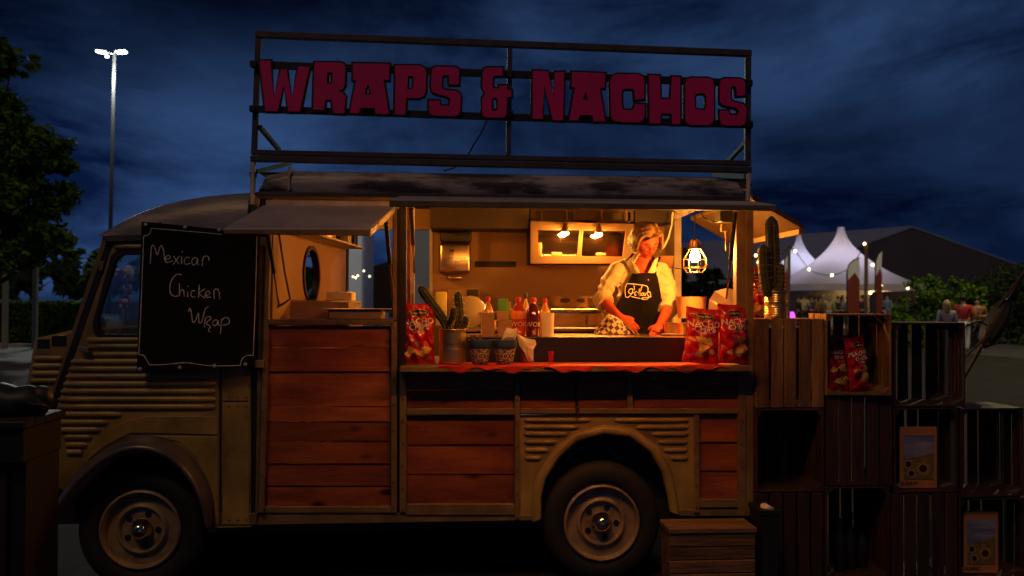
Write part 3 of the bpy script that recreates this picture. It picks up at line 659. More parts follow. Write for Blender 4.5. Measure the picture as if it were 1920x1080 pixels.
chalk([[[(850, 84), (1050, 100), (1250, 118)], [(850, 84), (845, 108), (828, 124), (808, 128)], [(808, 128), (798, 400), (788, 640), (780, 795)], [(780, 795), (808, 800), (826, 828), (842, 853)],
        [(842, 853), (930, 850), (1040, 840), (1120, 850), (1200, 858), (1352, 856)], [(1352, 856), (1362, 818), (1390, 800), (1424, 800)], [(1424, 800), (1436, 500), (1444, 200), (1446, 130)]]], 'chalk_border', .0022)

# ================================================================== counter goods
zc1 = zc
# red cloth with a wavy, hanging front edge
CX0, CX1 = xx(822, -.12), xx(1362, -.12); nx = 140; vs = []; fs = []
for i in range(nx + 1):
    f = i / nx; X = CX0 + (CX1 - CX0) * f
    wv = .006 * math.sin(f * 60) + .008 * math.sin(f * 23 + 1) + .005 * math.sin(f * 97)
    dr = .020 + .010 * math.sin(f * 31) + .008 * math.sin(f * 73 + 2)
    bumpz = .0022 + .0022 * max(0, math.sin(f * 50 + 3 * math.sin(f * 12)))
    row = [(X, .12, zc + .0015), (X, .04, zc + .0015 + bumpz * .4), (X, -.06, zc + .0015 + bumpz), (X, -.112, zc + .002 + bumpz), (X, -.1285, zc + .0005), (X, -.131 + wv * .5, zc - dr * .6), (X + wv * .3, -.131 + wv * .6, zc - dr)]
    vs += row
for i in range(nx):
    for j in range(6): fs.append((i * 7 + j, i * 7 + 7 + j, i * 7 + 8 + j, i * 7 + 1 + j))
cl = MB().add(vs, fs).build('counter_cloth', 'cloth_red', smooth=60); setp(cl, 'red cloth with a rumpled hem lying along the serving counter', 'cloth')
ZT = zc + .0065                                      # standing height on the cloth

def chip_bag(label, W, Hh, T, loc, rz, lean=0.0, roll=0.0, group='red nacho chip bags', full=True, seed=0):
    rnd = random.Random(seed); ph = [rnd.uniform(0, 6) for _ in range(8)]
    def front(u, v):                                 # u -1..1, v 0..1 -> half thickness
        e = max(0, 1 - abs(u) ** 2.6) ** .6 * max(0, math.sin(math.pi * min(1, max(0, (v - .03) / .94)))) ** .55
        k = .0045 * (math.sin(u * 9 + v * 14 + ph[0]) + .8 * math.sin(u * 4 - v * 23 + ph[1]) + .9 * math.sin(v * 38 + u * 11 + ph[2]) * abs(u)) + .0035 * ((1 - abs(math.sin(u * 5 + v * 7 + ph[4]))) ** 4 + (1 - abs(math.sin(u * 3.5 - v * 9 + ph[5]))) ** 4)
        return T / 2 * e + k * min(1, e * 3)
    def wid(v): return W / 2 * (1 - .10 * math.sin(math.pi * v)) * (1 + .05 * math.sin(v * 17 + ph[3]) * .3)
    b = thing('chip_bag', label, 'chip bag', loc, rz, group)
    tilt = Matrix.Rotation(-lean, 4, 'X') @ Matrix.Rotation(roll, 4, 'Y')
    nu, nv = 30, 44; mb = MB(); vs = []; fs = []
    for sgn in (-1, 1):
        base = len(vs)
        for j in range(nv + 1):
            v = j / nv
            for i in range(nu + 1):
                u = -1 + 2 * i / nu
                z = v * Hh + (.004 * math.sin(i * math.pi) if j in (0, nv) else 0) + (.008 * abs(u) ** 2 if j == nv else -.0 * u)
                vs.append((u * wid(v), sgn * (front(u, v) * (1 if sgn < 0 else .8) + .0008), z))
        for j in range(nv):
            for i in range(nu):
                q = (base + j * (nu + 1) + i, base + j * (nu + 1) + i + 1, base + (j + 1) * (nu + 1) + i + 1, base + (j + 1) * (nu + 1) + i)
                fs.append(q if sgn < 0 else q[::-1])
    n1 = (nu + 1) * (nv + 1)
    ring = [i for i in range(nu)] + [j * (nu + 1) + nu for j in range(nv)] + [nv * (nu + 1) + i for i in range(nu, 0, -1)] + [j * (nu + 1) for j in range(nv, 0, -1)]
    for a, c in zip(ring, ring[1:] + ring[:1]): fs.append((a, a + n1, c + n1, c))
    me = MB().add(vs, fs).mesh('pouch'); me.transform(tilt); link_mesh('pouch', me, 'bag_red', b, True, True)
    def drape(me, cx, cz, rot=0.0, lift=.0012):
        c_, s_ = math.cos(rot), math.sin(rot)
        for p in me.vertices:
            x = cx + p.co.x * c_ - p.co.y * s_; z = cz + p.co.x * s_ + p.co.y * c_; d = p.co.z
            v = z / Hh; u = max(-1, min(1, x / wid(min(1, max(0, v)))))
            p.co = Vector((x, -(front(u, v) + .0008 + lift + d * .3), z))
        me.transform(tilt); return me
    def blob(name, m, pts, cx, cz, lift=.0014, sub=3):
        bm = bmesh.new(); f = bm.faces.new([bm.verts.new((x, y, 0)) for x, y in pts]); bmesh.ops.triangulate(bm, faces=[f]); bmesh.ops.subdivide_edges(bm, edges=bm.edges, cuts=sub, use_grid_fill=True)
        me = bpy.data.meshes.new(name); bm.to_mesh(me); bm.free(); drape(me, cx, cz, 0, lift); return link_mesh(name, me, m, b, True, True)
    ell = lambda a, c, n=22: [(a * math.cos(2 * math.pi * k / n), c * math.sin(2 * math.pi * k / n)) for k in range(n)]
    blob('logo_rim', 'bag_gold', ell(W * .30, Hh * .060), 0, Hh * .845, .0030); lo = blob('logo', 'bag_black', ell(W * .285, Hh * .053), 0, Hh * .845, .0042)
    link_mesh('logo_text', drape(text_mesh('Santa Maria', W * .105, .0004, .0002), 0, Hh * .845, .02, .0062), 'bag_gold', lo, False, True)
    link_mesh('title', drape(text_mesh('NACHO', W * .245, .0006, .0004), 0, Hh * .70, .05, .0055), 'bag_white', b, False, True)
    link_mesh('title', drape(text_mesh('CHIPS', W * .225, .0006, .0004), W * .02, Hh * .605, .05, .0055), 'bag_white', b, False, True)
    link_mesh('subtitle', drape(text_mesh('ORIGINAL', W * .075, .0004, .0), W * .02, Hh * .535, .05, .0050), 'bag_white', b, False, True)
    if full:
        for k in range(9):
            a = rnd.uniform(0, 6); s_ = rnd.uniform(.022, .034); cx = rnd.uniform(-.28, .28) * W; cz = rnd.uniform(.12, .42) * Hh
            blob('printed_chip', ('bag_gold', 'card', 'bag_dark', 'bag_gold')[k % 4], [(s_ * math.cos(a + t), s_ * .8 * math.sin(a + t)) for t in (0, .35, 2.0, 2.4, 4.1, 4.4)], cx, cz, .0012 + k * .0003, 2)
        blob('printed_dip', 'bag_gold', ell(W * .09, Hh * .045), W * .26, Hh * .22, .0044)
    return b
def put_bag(label, x0, x1, yt, yb, Y, zbase, rz=0, lean=.12, roll=0, T=.075, group='red nacho chip bags', full=True, seed=0):
    W = abs(at(x1, yb, Y).x - at(x0, yb, Y).x); Hh = (yb - yt) / F * (Y + 4.7) / max(.5, math.cos(lean))
    return chip_bag(label, W, Hh, T, (at((x0 + x1) / 2, yb, Y).x, Y, zbase), rz, lean, roll, group, full, seed)
put_bag('red nacho chip bag beside the hatch post and a leaning cactus', 752, 816, 571, 683, .02, zc + .002, .08, .06, T=.07, seed=1)
put_bag('red nacho chip bag on the counter, slumped against the black griddle', 1279, 1347, 578, 683, -.05, ZT, -.06, .14, .10, T=.085, seed=2)
put_bag('upright red nacho chip bag on the counter beside the rear hatch post', 1345, 1407, 572, 684, -.035, ZT, .22, .10, .03, T=.085, seed=3)

def tin_can(r, h, loc, parent, name='tin'):
    prof = [(r * .96, 0), (r, .003), (r, .012)]
    n = 26
    for i in range(n + 1):
        f = i / n; z = .014 + (h - .028) * f; rib_ = .018 * r * (1 + math.cos(f * n * math.pi)) if not .44 < f < .56 else 0
        prof.append((r * .975 + rib_, z))
    prof += [(r, h - .006), (r * 1.02, h - .003), (r * 1.0, h), (r * .93, h - .003), (r * .92, h - .03), (.001, h - .03)]
    return MB().lathe(prof, loc, 'Z', 36).build(name, 'tin', parent, smooth=50)
def cactus_arm(pts, r, parent, spines=True, nr=9, name='stem'):
    pts = [Vector(p) for p in pts]; q = []; K = 4
    n = 16; L = []; rings = []
    for i in range(n + 1):
        t = i / n * (len(pts) - 1); k = min(int(t), len(pts) - 2); p = pts[k].lerp(pts[k + 1], t - k); f = i / n
        rr = r * (.82 + .18 * min(1, f * 5)) * (1 if f < .86 else math.sqrt(max(0.02, 1 - ((f - .86) / .14) ** 2)))
        L.append((p, rr))
    d = (pts[-1] - pts[0]).normalized(); u = d.orthogonal().normalized(); w = d.cross(u); m = nr * 4; sp = MB()
    for i, (p, rr) in enumerate(L):
        ring = []
        for k in range(m):
            a = 2 * math.pi * k / m; q = rr * (1 + .13 * math.cos(nr * a)); ring.append(p + (u * math.cos(a) + w * math.sin(a)) * q)
            if spines and k % 4 == 0 and i % 2 == 0 and i > 0:
                for _ in range(2):
                    dr = (u * math.cos(a) + w * math.sin(a) + Vector((random.uniform(-.6, .6), random.uniform(-.6, .6), random.uniform(-.6, .6)))).normalized(); c = p + (u * math.cos(a) + w * math.sin(a)) * q * .99
                    sd_ = dr.orthogonal().normalized() * .0010; sp.add([c + sd_, c - sd_, c + dr * .016], [(0, 1, 2)])
        rings.append(ring)
    s_ = MB().loft(rings).build(name, 'cactus', parent, smooth=80)
    if spines and sp.v: sp.build('spines', 'spine', s_)['kind'] = 'stuff'
    return s_
P = at(848, 682, .02); T1 = thing('potted_cactus', 'ribbed golden tin on the counter holding leaning spiny cacti', 'cactus', (P.x, .02, ZT))
ht = 64 / F * 4.72; tin_can(25 / F * 4.72, ht, (P.x, .02, ZT), T1)
b0 = Vector((P.x, .02, ZT + ht - .03))
cactus_arm([b0 + Vector((-.02, .01, 0)), at(835, 605, .04), at(810, 570, .06), at(786, 536, .06)], .025, T1)
cactus_arm([b0 + Vector((.03, .0, 0)), at(862, 590, .02), at(859, 546, .03)], .022, T1)
cactus_arm([at(842, 608, .03), at(848, 596, 0), at(852, 576, -.02)], .016, T1); cactus_arm([b0 + Vector((.035, -.01, 0)), at(872, 608, .0), at(874, 592, -.02)], .015, T1)

# patterned blue-rimmed tubs
def mosaic():
    m = bpy.data.materials.new('mosaic'); m.use_nodes = True; t = m.node_tree; b = t.nodes['Principled BSDF']
    tc = t.nodes.new('ShaderNodeTexCoord'); vo = t.nodes.new('ShaderNodeTexVoronoi'); vo.feature = 'DISTANCE_TO_EDGE'; vo.inputs['Scale'].default_value = 75; vo.inputs['Randomness'].default_value = .55
    wv = t.nodes.new('ShaderNodeTexVoronoi'); wv.inputs['Scale'].default_value = 22; wv.inputs['Randomness'].default_value = .0
    sn = t.nodes.new('ShaderNodeMath'); sn.operation = 'SINE'; mu = t.nodes.new('ShaderNodeMath'); mu.operation = 'MULTIPLY'; mu.inputs[1].default_value = 24
    rp = t.nodes.new('ShaderNodeValToRGB'); rp.color_ramp.elements[0].position = .06; rp.color_ramp.elements[1].position = .12
    rp.color_ramp.elements[0].color = (.012, .014, .022, 1); rp.color_ramp.elements[1].color = (.75, .62, .42, 1)
    gt = t.nodes.new('ShaderNodeMath'); gt.operation = 'GREATER_THAN'; gt.inputs[1].default_value = -.35
    mx = t.nodes.new('ShaderNodeMixRGB'); mx.inputs[1].default_value = (.014, .016, .024, 1)
    L = t.links.new; L(tc.outputs['Object'], vo.inputs['Vector']); L(tc.outputs['Object'], wv.inputs['Vector']); L(wv.outputs['Distance'], mu.inputs[0]); L(mu.outputs[0], sn.inputs[0]); L(sn.outputs[0], gt.inputs[0])
    L(vo.outputs['Distance'], rp.inputs['Fac']); L(rp.outputs[0], mx.inputs[2]); L(gt.outputs[0], mx.inputs[0]); L(mx.outputs[0], b.inputs['Base Color']); b.inputs['Roughness'].default_value = .4
    MATS['mosaic'] = m
mosaic()
def tub(x0, x1, yt, yb, Y, label):
    P = at((x0 + x1) / 2, yb, Y); s = F / (Y + 4.7); r = (x1 - x0) / 2 / s; h = (yb - yt) / s
    t = thing('tub', label, 'tub', (P.x, Y, ZT), 0, 'patterned tubs on the counter')
    c = (P.x, Y, ZT)
    def sq(r, z): return [Vector((P.x + r * math.copysign(abs(math.cos(a)) ** .7, math.cos(a)), Y + r * math.copysign(abs(math.sin(a)) ** .7, math.sin(a)), ZT + z)) for a in [2 * math.pi * k / 32 for k in range(32)]]
    MB().loft([sq(r * .62, 0), sq(r * .66, .003), sq(r * .90, h * .68)]).build('body', 'mosaic', t, smooth=50)
    MB().loft([sq(r * .93, h * .66), sq(r, h * .70), sq(r * 1.0, h), sq(r * .94, h), sq(r * .9, h * .8), sq(.001, h * .8)]).build('rim', 'pot_blue', t, smooth=50)
    return t, P, h, r
tA, PA, hA, rA = tub(878, 922, 637, 682, -.03, 'blue rimmed mosaic tub holding wooden cutlery')
tB, PB, hB, rB = tub(924, 969, 637, 682, -.03, 'blue rimmed mosaic tub stuffed with paper napkins')
for i in range(7):
    x = PA.x + random.uniform(-.04, .02); y = -.03 + random.uniform(-.03, .03)
    st_ = MB().cbox((x + random.uniform(-.012, .012), y, ZT + hA * .80 + .055 / 2 - .004 + .0), (.014, .003, .062), rot=Matrix.Rotation(random.uniform(-.45, .45), 3, 'Y')).build('wooden_fork', 'wood_crate', bevel=.001)
    setp(st_, 'pale wooden fork handle standing in the mosaic tub of cutlery', 'fork', 'wooden forks in the tub')
def paper_wad(name, pts, Y, label, m='paper', depth=.04, cat='napkin', seed=1, parent=None):
    rn = random.Random(seed); P3 = [at(x, y, Y) for x, y in pts]; c = sum(P3, Vector()) / len(P3); vs = []; n = len(P3)
    fr = [p + Vector((0, rn.uniform(-.01, .012), 0)) for p in P3]; md = [c.lerp(p, .55) + Vector((0, -depth * rn.uniform(.3, 1), 0)) for p in P3]; bk = [c.lerp(p, .6) + Vector((0, depth, 0)) for p in P3]
    mb = MB(); allv = fr + md + [c + Vector((0, -depth * .8, 0))] + bk + [c + Vector((0, depth * 1.1, 0))]
    fs = []
    for i in range(n):
        j = (i + 1) % n; fs += [(i, j, n + j, n + i), (n + i, n + j, 2 * n), (j, i, 2 * n + 1 + i, 2 * n + 1 + j), (2 * n + 1 + j, 2 * n + 1 + i, 3 * n + 1)]
    o = mb.add(allv, fs).build(name, m, parent)
    if parent is None: setp(o, label, cat)
    return o
paper_wad('napkin', [(940, 638), (946, 622), (950, 614), (962, 617), (970, 614), (969, 628), (966, 638)], -.03, 'crumpled cream napkin standing in the mosaic tub', depth=.02, seed=4)
paper_wad('napkin', [(968, 625), (985, 634), (1003, 637), (1006, 645), (1000, 655), (1000, 678), (991, 678), (984, 662), (974, 648)], .0, 'cream paper napkin folded to a cone in a dark glass', depth=.02, seed=8)
P = at(985, 680, .05); gl = MB().lathe([(.024, 0), (.030, .06), (.029, .06), (.022, .004), (.001, .004)], (P.x, .06, ZT), 'Z', 20).build('glass', 'bottle_clear', smooth=50); setp(gl, 'small drinking glass behind the folded napkin cone', 'glass')
P = at(1033, 678, .0); sg = MB().lathe([(.015, 0), (.022, .058), (.0205, .058), (.013, .004), (.001, .004)], (P.x, .0, ZT), 'Z', 18).build('shot_glass', 'bottle_clear', smooth=50); setp(sg, 'tiny shot glass with red sticks in front of the griddle', 'glass')
mat('stick_red', (.6, .03, .02), .4)
for i in range(5):
    k = MB().tube([(P.x + random.uniform(-.007, .007), random.uniform(-.007, .007), ZT + .0055), (P.x + random.uniform(-.014, .014), random.uniform(-.01, .01), ZT + .066)], .0032, 6).build('stirring_stick', 'stick_red'); setp(k, 'short red stick standing in the shot glass', 'stick', 'red sticks in the shot glass')

# ---- griddle on the counter
ZG = zz(1100, 632, .2); GX0, GX1 = xx(873, .2), xx(1291, .2)
mat('griddle_black', (.014, .012, .011), .42, var=.4, vscale=12)
GR = thing('griddle', 'long black griddle box with a thin steel rim standing on the counter', 'griddle', ((GX0 + GX1) / 2, .45, zc))
MB().box((GX0, .20, zc), (GX1, .72, ZG - .004)).build('body', 'griddle_black', GR, bevel=.004)
MB().box((GX0 - .002, .196, ZG - .004), (GX1 + .002, .722, ZG)).build('rim', 'steel', GR, bevel=.001)
# boxes, bottles on the griddle ledge
def stand_box(x0, x1, yt, Y, m, label, name='cardboard_sleeve', cat='box', d=.06, rz=0, z0=None, bev=.002, yb=None):
    z0 = ZG if z0 is None else z0; X0, X1 = xx(x0, Y, yt), xx(x1, Y, yt); zt_ = zz((x0 + x1) / 2, yt, Y); c = ((X0 + X1) / 2, Y + d / 2)
    o = MB().cbox((0, 0, (zt_ - z0) / 2), (X1 - X0, d, zt_ - z0)).build(name, m, bevel=bev, local=True); o.location = (c[0], c[1], z0); o.rotation_euler[2] = rz
    WM[o.name] = Matrix.Translation(o.location); return setp(o, label, cat)
stand_box(903, 927, 586, .26, 'card', 'tall brown card sleeve beside the brown folded boxes', rz=.1)
ob = stand_box(934, 961, 601, .25, 'card', 'short brown card box under a tilted smaller box', rz=-.08)
stand_box(929, 950, 584, .255, 'card', 'small tilted brown card box resting on the short box', rz=.25, z0=zz(947, 600.5, .25))
def bottle(xc, wpx, yt, Y, body, cap, label, capm='stick_red', lab=None, txt=None, neck=.34, txtm='bag_white'):
    s = F / (Y + 4.7); r = wpx / 2 / s; P = at(xc, yt, Y); h = P.z - ZG
    b = thing('bottle', label, 'bottle', (P.x, Y, ZG), 0, 'bottles on the griddle ledge')
    hb = h * (1 - neck)
    MB().lathe([(r * .9, 0), (r, .006), (r, hb * .96), (r * .92, hb), (r * .55, hb + h * neck * .35), (r * .36, hb + h * neck * .5), (r * .34, hb + h * neck * .62), (.001, hb + h * neck * .62)], (P.x, Y, ZG), 'Z', 24).build('body', body, b, smooth=50)
    MB().lathe([(r * .42, hb + h * neck * .62), (r * .44, hb + h * neck * .66), (r * .40, h * .985), (r * .25, h), (.001, h)], (P.x, Y, ZG), 'Z', 16).build('cap', capm, b, smooth=50)
    if lab: 
        MB().lathe([(r * 1.005, hb * lab[1]), (r * 1.015, hb * lab[1] + .001), (r * 1.015, hb * lab[2] - .001), (r * 1.005, hb * lab[2])], (P.x, Y, ZG), 'Z', 24).build('label', lab[0], b, smooth=50)
    if txt:
        me = text_mesh(txt, r * .95, .0004, .0006); 
        for v in me.vertices:
            a = v.co.x / r; v.co = Vector((P.x + r * 1.03 * math.sin(a), Y - r * 1.03 * math.cos(a), ZG + hb * .45 + v.co.y))
        link_mesh('label_text', me, txtm, b)
mat('sauce_red', (.45, .03, .012), .15, coat=.6); mat('sauce_dark', (.10, .006, .008), .12, coat=.7); mat('sauce_orange', (.75, .22, .05), .3); mat('sauce_amber', (.6, .28, .08), .2, coat=.5)
mat('pack_green', (.12, .42, .08), .4); mat('dish', (.20, .15, .09), .4)
mat('pack_yellow', (.38, .30, .05), .4)
bottle(915, 22, 556, .46, 'sauce_amber', 1, 'clear amber sauce bottle with red cap behind the card sleeve', lab=('sauce_orange', .55, .9))
bottle(972, 27, 557, .40, 'sauce_red', 1, 'red WOK sauce bottle with an orange shoulder label', lab=('sauce_orange', .66, .97), txt='WOK')
bottle(1000, 27, 558, .38, 'sauce_dark', 1, 'dark red WOK sauce bottle with a red cap', txt='WOK')
bottle(986, 14, 550, .56, 'sauce_amber', 1, 'slim bottle with black cap behind the two sauce bottles', 'black')
bottle(1022, 20, 559, .48, 'sauce_amber', 1, 'amber pump bottle with a red nozzle behind the paper cup', lab=('sauce_orange', .3, .8))
stand_box(934, 952, 560, .44, 'pack_green', 'green and yellow spice carton between the sauce bottles', 'spice_carton', 'carton', d=.035)
stand_box(953, 958, 566, .47, 'pack_yellow', 'narrow yellow pack beside the green spice carton', 'yellow_pack', 'pack', d=.03)
P = at(1027, 632, .3); pc = MB().lathe([(.034, 0), (.038, (632 - 588) / F * 5.0), (.036, (632 - 588) / F * 5.0), (.032, .004), (.001, .004)], (P.x, .3, ZG), 'Z', 24).build('paper_cup', 'paper', smooth=50); setp(pc, 'plain tan paper cup at the end of the bottle row', 'cup')

# ================================================================== rear wall things
HD = thing('hand_dryer', 'brushed steel hand dryer with a black top on the kitchen wall', 'hand dryer', at(853, 513, YW))
def rbox(x0, y0, x1, y1, Yf, Yb, name, m, par, bev=.012, seg=2):
    return MB().box((xx(x0, Yf, y0), Yf, zz((x0 + x1) / 2, y1, Yf)), (xx(x1, Yf, y0), Yb, zz((x0 + x1) / 2, y0, Yf))).build(name, m, par, bevel=bev, seg=seg, smooth=True)
rbox(823, 455, 883, 513, YW - .16, YW, 'housing', 'steel', HD, .025, 3); rbox(825, 433, 884, 454, YW - .15, YW, 'top_cover', 'black', HD, .018, 3); rbox(844, 468, 852, 472, YW - .164, YW - .158, 'badge', 'black', HD, .001)
o = rbox(890, 490, 968, 501, YW - .012, YW, 'wall_vent', 'black', None, .005); setp(o, 'long narrow black slot vent on the kitchen wall', 'vent')
o = rbox(840, 518, 866, 524, YW - .10, YW, 'water_tap', 'steel', None, .008); setp(o, 'small steel tap under the hand dryer', 'tap')
zbk = zz(1080, 614, 1.25)                            # back work surface height
BK = thing('back_counter', 'steel back work counter along the kitchen wall', 'counter', (.6, 1.5, zf))
MB().box((xx(830, 1.25), 1.20, zbk - .03), (XR - .12, YW - .004, zbk)).build('worktop', 'steel', BK, bevel=.004)
MB().box((xx(836, 1.25), 1.24, zf), (XR - .14, YW - .006, zbk - .032)).build('cabinet', 'dark_brown', BK)
SD = thing('dispenser_cabinet', 'flat steel dispenser cabinet with a black slot beside the wall', 'cabinet', at(866, 620, 1.6) * 1)
SD.location.z = zbk; WM[SD.name] = Matrix.Translation(SD.location)
z1 = zz(868, 540, 1.62)
MB().box((xx(838, 1.62), 1.62, zbk), (xx(899, 1.62), YW - .004, z1)).build('cabinet', 'cream', SD, bevel=.006); rbox(875, 543, 897, 556, 1.612, 1.622, 'slot', 'black', SD, .002)
o = MB().box((xx(817, 1.5), 1.45, zbk), (xx(838, 1.5), 1.55, zz(826, 547, 1.5))).build('soap_dispenser', 'pack_yellow', bevel=.012, seg=2, smooth=True); setp(o, 'squat yellow soap dispenser below the hand dryer', 'dispenser')
P = at(882, 612, 1.35); o = MB().lathe([(.10, -.012), (.115, .0), (.11, .006), (.001, .004)], (0, 0, 0), 'Y', 28).build('plate', 'dish', smooth=60, local=True); o.location = (P.x, 1.40, zbk + .108); o.rotation_euler = (R(-12), 0, 0); setp(o, 'round pale plate leaning beside the steel dispenser cabinet', 'plate')
# pot and steel warming box
WB = thing('warming_box', 'low steel warming box under a patterned enamel pan', 'food warmer', (at(1084, 612, 1.3).x, 1.42, zbk))
zwb = zz(1084, 579, 1.26)
MB().box((xx(1032, 1.26), 1.26, zwb - .022), (xx(1137, 1.26), 1.62, zwb)).build('lid', 'steel', WB, bevel=.004)
MB().box((xx(1036, 1.26), 1.28, zbk), (xx(1134, 1.26), 1.60, zwb - .024)).build('body', 'steel', WB, bevel=.004)
for a, b in ((1040, 1098), (1103, 1130)): rbox(a, 589, b, 610, 1.268, 1.279, 'front_panel', 'cream', WB, .003)
EP = thing('enamel_pan', 'pale enamel pan with painted trees and a side handle', 'pan', (at(1069, 579, 1.4).x, 1.42, zwb))
c = (at(1069, 579, 1.4).x, 1.42, zwb); r = 36 / F * 6.1; h = (579 - 555) / F * 6.05
MB().lathe([(r * .72, 0), (r * .88, .006), (r * .97, h * .35), (r, h * .97), (r * 1.02, h), (r * .97, h), (r * .9, h * .2), (.001, h * .1)], c, 'Z', 36).build('bowl', 'cream', EP, smooth=50)
MB().tube([(c[0] + r, 1.42, c[2] + h * .85), (c[0] + r + .09, 1.42, c[2] + h * .9)], .009, 8).build('handle', 'black', EP, smooth=True)
for dx in (-.38, .45):
    a = math.asin(dx); mk = MB()
    for k in range(12):
        t = 2 * math.pi * k / 12; mk.add([(c[0] + (r + .003) * math.sin(a + q[0]), 1.42 - (r + .003) * math.cos(a + q[0]), c[2] + h * .64 + q[1]) for q in ((0, 0), (.28 * math.cos(t), .016 * math.sin(t)), (.28 * math.cos(t + .52), .016 * math.sin(t + .52)))], [(0, 1, 2)])
    mk.build('painted_tree', 'dark_brown', EP)
# range hood with glass doors and two lit bulbs
YH = 1.42
RH = thing('range_hood', 'wall cabinet hood with two dark glass panes and two bright bulbs', 'hood', at(1091, 495, YH))
holes = [[(1009, 431), (1087, 431), (1083, 479), (1009, 479)], [(1094, 432), (1174, 433), (1168, 481), (1090, 480)]]
plate('face_frame', 'hood_paint', [(995, 415), (1188, 420), (1188, 494), (995, 494)], holes, YH, .025, RH)
MB().box((xx(996, YH), YH + .026, zz(1090, 493, YH)), (xx(1187, YH), YW - .004, zz(1090, 418, YH))).build('carcass', 'dark_brown', RH)
plate('face_frame', 'hood_paint', [(995, 385), (1188, 386), (1188, 415), (995, 411)], [[(1005, 396), (1073, 397), (1073, 413), (1005, 412)], [(1117, 397), (1182, 398), (1182, 417), (1117, 416)]], YH + .1, .02, RH)
for hx in (1014, 1061, 1126, 1172): MB().box((xx(hx, YH + .1), YH + .08, zz(hx, 415, YH + .1)), (xx(hx + 2.5, YH + .1), YH + .095, zz(hx, 394, YH + .1))).build('mullion', 'cream', RH)
MB().box((xx(996, YH), YH + .15, zz(1090, 416, YH)), (xx(1187, YH), YW - .004, ZC - .01)).build('upper_box', 'hood_paint', RH)
for h_ in holes: plate('pane', 'hood_glass', grow(h_, 1), [], YH + .02, .003, RH)
for k, (x0, x1, y0) in enumerate(((1009, 1016, 455), (1034, 1053, 473), (1118, 1136, 474))): rbox(x0, y0, x1, 479, YH + .006, YH + .024, 'switch_plate', 'cream', RH, .002)
for x, y in ((1059, 437), (1122, 439)):
    c = at(x, y, YH - .06)
    lm = MB().lathe([(.028, .0), (.030, .02), (.018, .045), (.012, .07), (.001, .07)], c + Vector((0, 0, .004)), 'Z', 18).build('lamp_holder', 'brass', RH, smooth=50)
    MB().sphere(c, .027, (1, 1, .7)).build('bulb', 'hood_bulb', lm, smooth=True)
    MB().bar(c + Vector((0, 0, .06)), c + Vector((0, .062, .06)), .012).build('arm', 'brass', lm)
# dark overhead cupboards
o = MB().box((xop1 - .0, 1.45, zz(880, 428, 1.45)), (xx(992, YH), YW - .004, ZC - .006)).build('overhead_cupboard', 'dark_brown', bevel=.003); setp(o, 'dark brown cupboard under the ceiling beside the hood', 'cupboard')
o = MB().box((xx(1190, 1.5), 1.5, zz(1230, 418, 1.5)), (xx(1262, 1.5), YW - .004, ZC - .006)).build('overhead_cupboard', 'dark_brown', bevel=.003); setp(o, 'dark brown cupboard under the ceiling near the rear opening', 'cupboard')
# pendant lamp in a wire cage
Yp = .45; c = at(1303, 482, Yp); s = F / (Yp + 4.7)
PL = thing('cage_lamp', 'glowing bulb in a gold wire cage hanging over the counter', 'pendant lamp', (c.x, Yp, c.z - .1))
MB().lathe([(.001, -.033), (.018, -.028), (.030, -.008), (.029, .010), (.018, .034), (.014, .045), (.001, .045)], c, 'Z', 20).build('bulb', 'bulb', PL, smooth=True)
zt_ = zz(1303, 467, Yp); zt2 = zz(1303, 448, Yp)
MB().lathe([(.034, 0), (.036, .004), (.030, zt2 - zt_ - .01), (.012, zt2 - zt_), (.001, zt2 - zt_)], (c.x, Yp, zt_), 'Z', 20).build('socket', 'brass', PL, smooth=50)
MB().tube([(c.x, Yp, zt2), (c.x, Yp, ZC - .002)], .004, 6).build('cord', 'black', PL)
lv = [(.034, zt_), (.072, zz(1303, 486, Yp)), (.072, zz(1303, 502, Yp)), (.048, zz(1303, 511, Yp))]
for k in range(8):
    a = 2 * math.pi * (k + .3) / 8; MB().tube([(c.x + r_ * math.cos(a), Yp + r_ * math.sin(a), z_) for r_, z_ in lv], .0022, 5).build('cage_wire', 'brass', PL)
for r_, z_ in lv[1:]: MB().tube([(c.x + r_ * math.cos(2 * math.pi * k / 24), Yp + r_ * math.sin(2 * math.pi * k / 24), z_) for k in range(25)], .0022, 5).build('cage_ring', 'brass', PL)
# floodlight box, wall socket and small unlit bulbs on the rear post
o = MB().box((xx(1351, .2), .2, zz(1363, 416, .2)), (xx(1376, .2), .3, ZC - .004)).build('speaker_box', 'black', bevel=.008); setp(o, 'small black speaker box under the ceiling by the rear post', 'speaker')
o = MB().tube([at(1310, 392, .25), at(1320, 408, .25), at(1335, 416, .25), at(1352, 415, .25)], .004, 6).build('cable', 'black', smooth=True); setp(o, 'thin black cable sagging to the speaker box', 'cable')
SB = thing('unlit_lamp', 'row of small clear unlit bulbs on the rear hatch post', 'lamp', at(1362, 470, .1))
MB().box((xx(1352, .1), .08, zz(1358, 434, .1)), (xx(1362, .1), .12, zz(1358, 420, .1))).build('socket', 'cream', SB)
for x, y in ((1362, 450), (1363, 468), (1353, 424)): MB().sphere(at(x, y, .08), .012).build('bulb', 'bottle_clear', SB, smooth=True)
MB().tube([at(1360, 434, .1), at(1361, 470, .1)], .003, 6).build('cord', 'brass', SB)
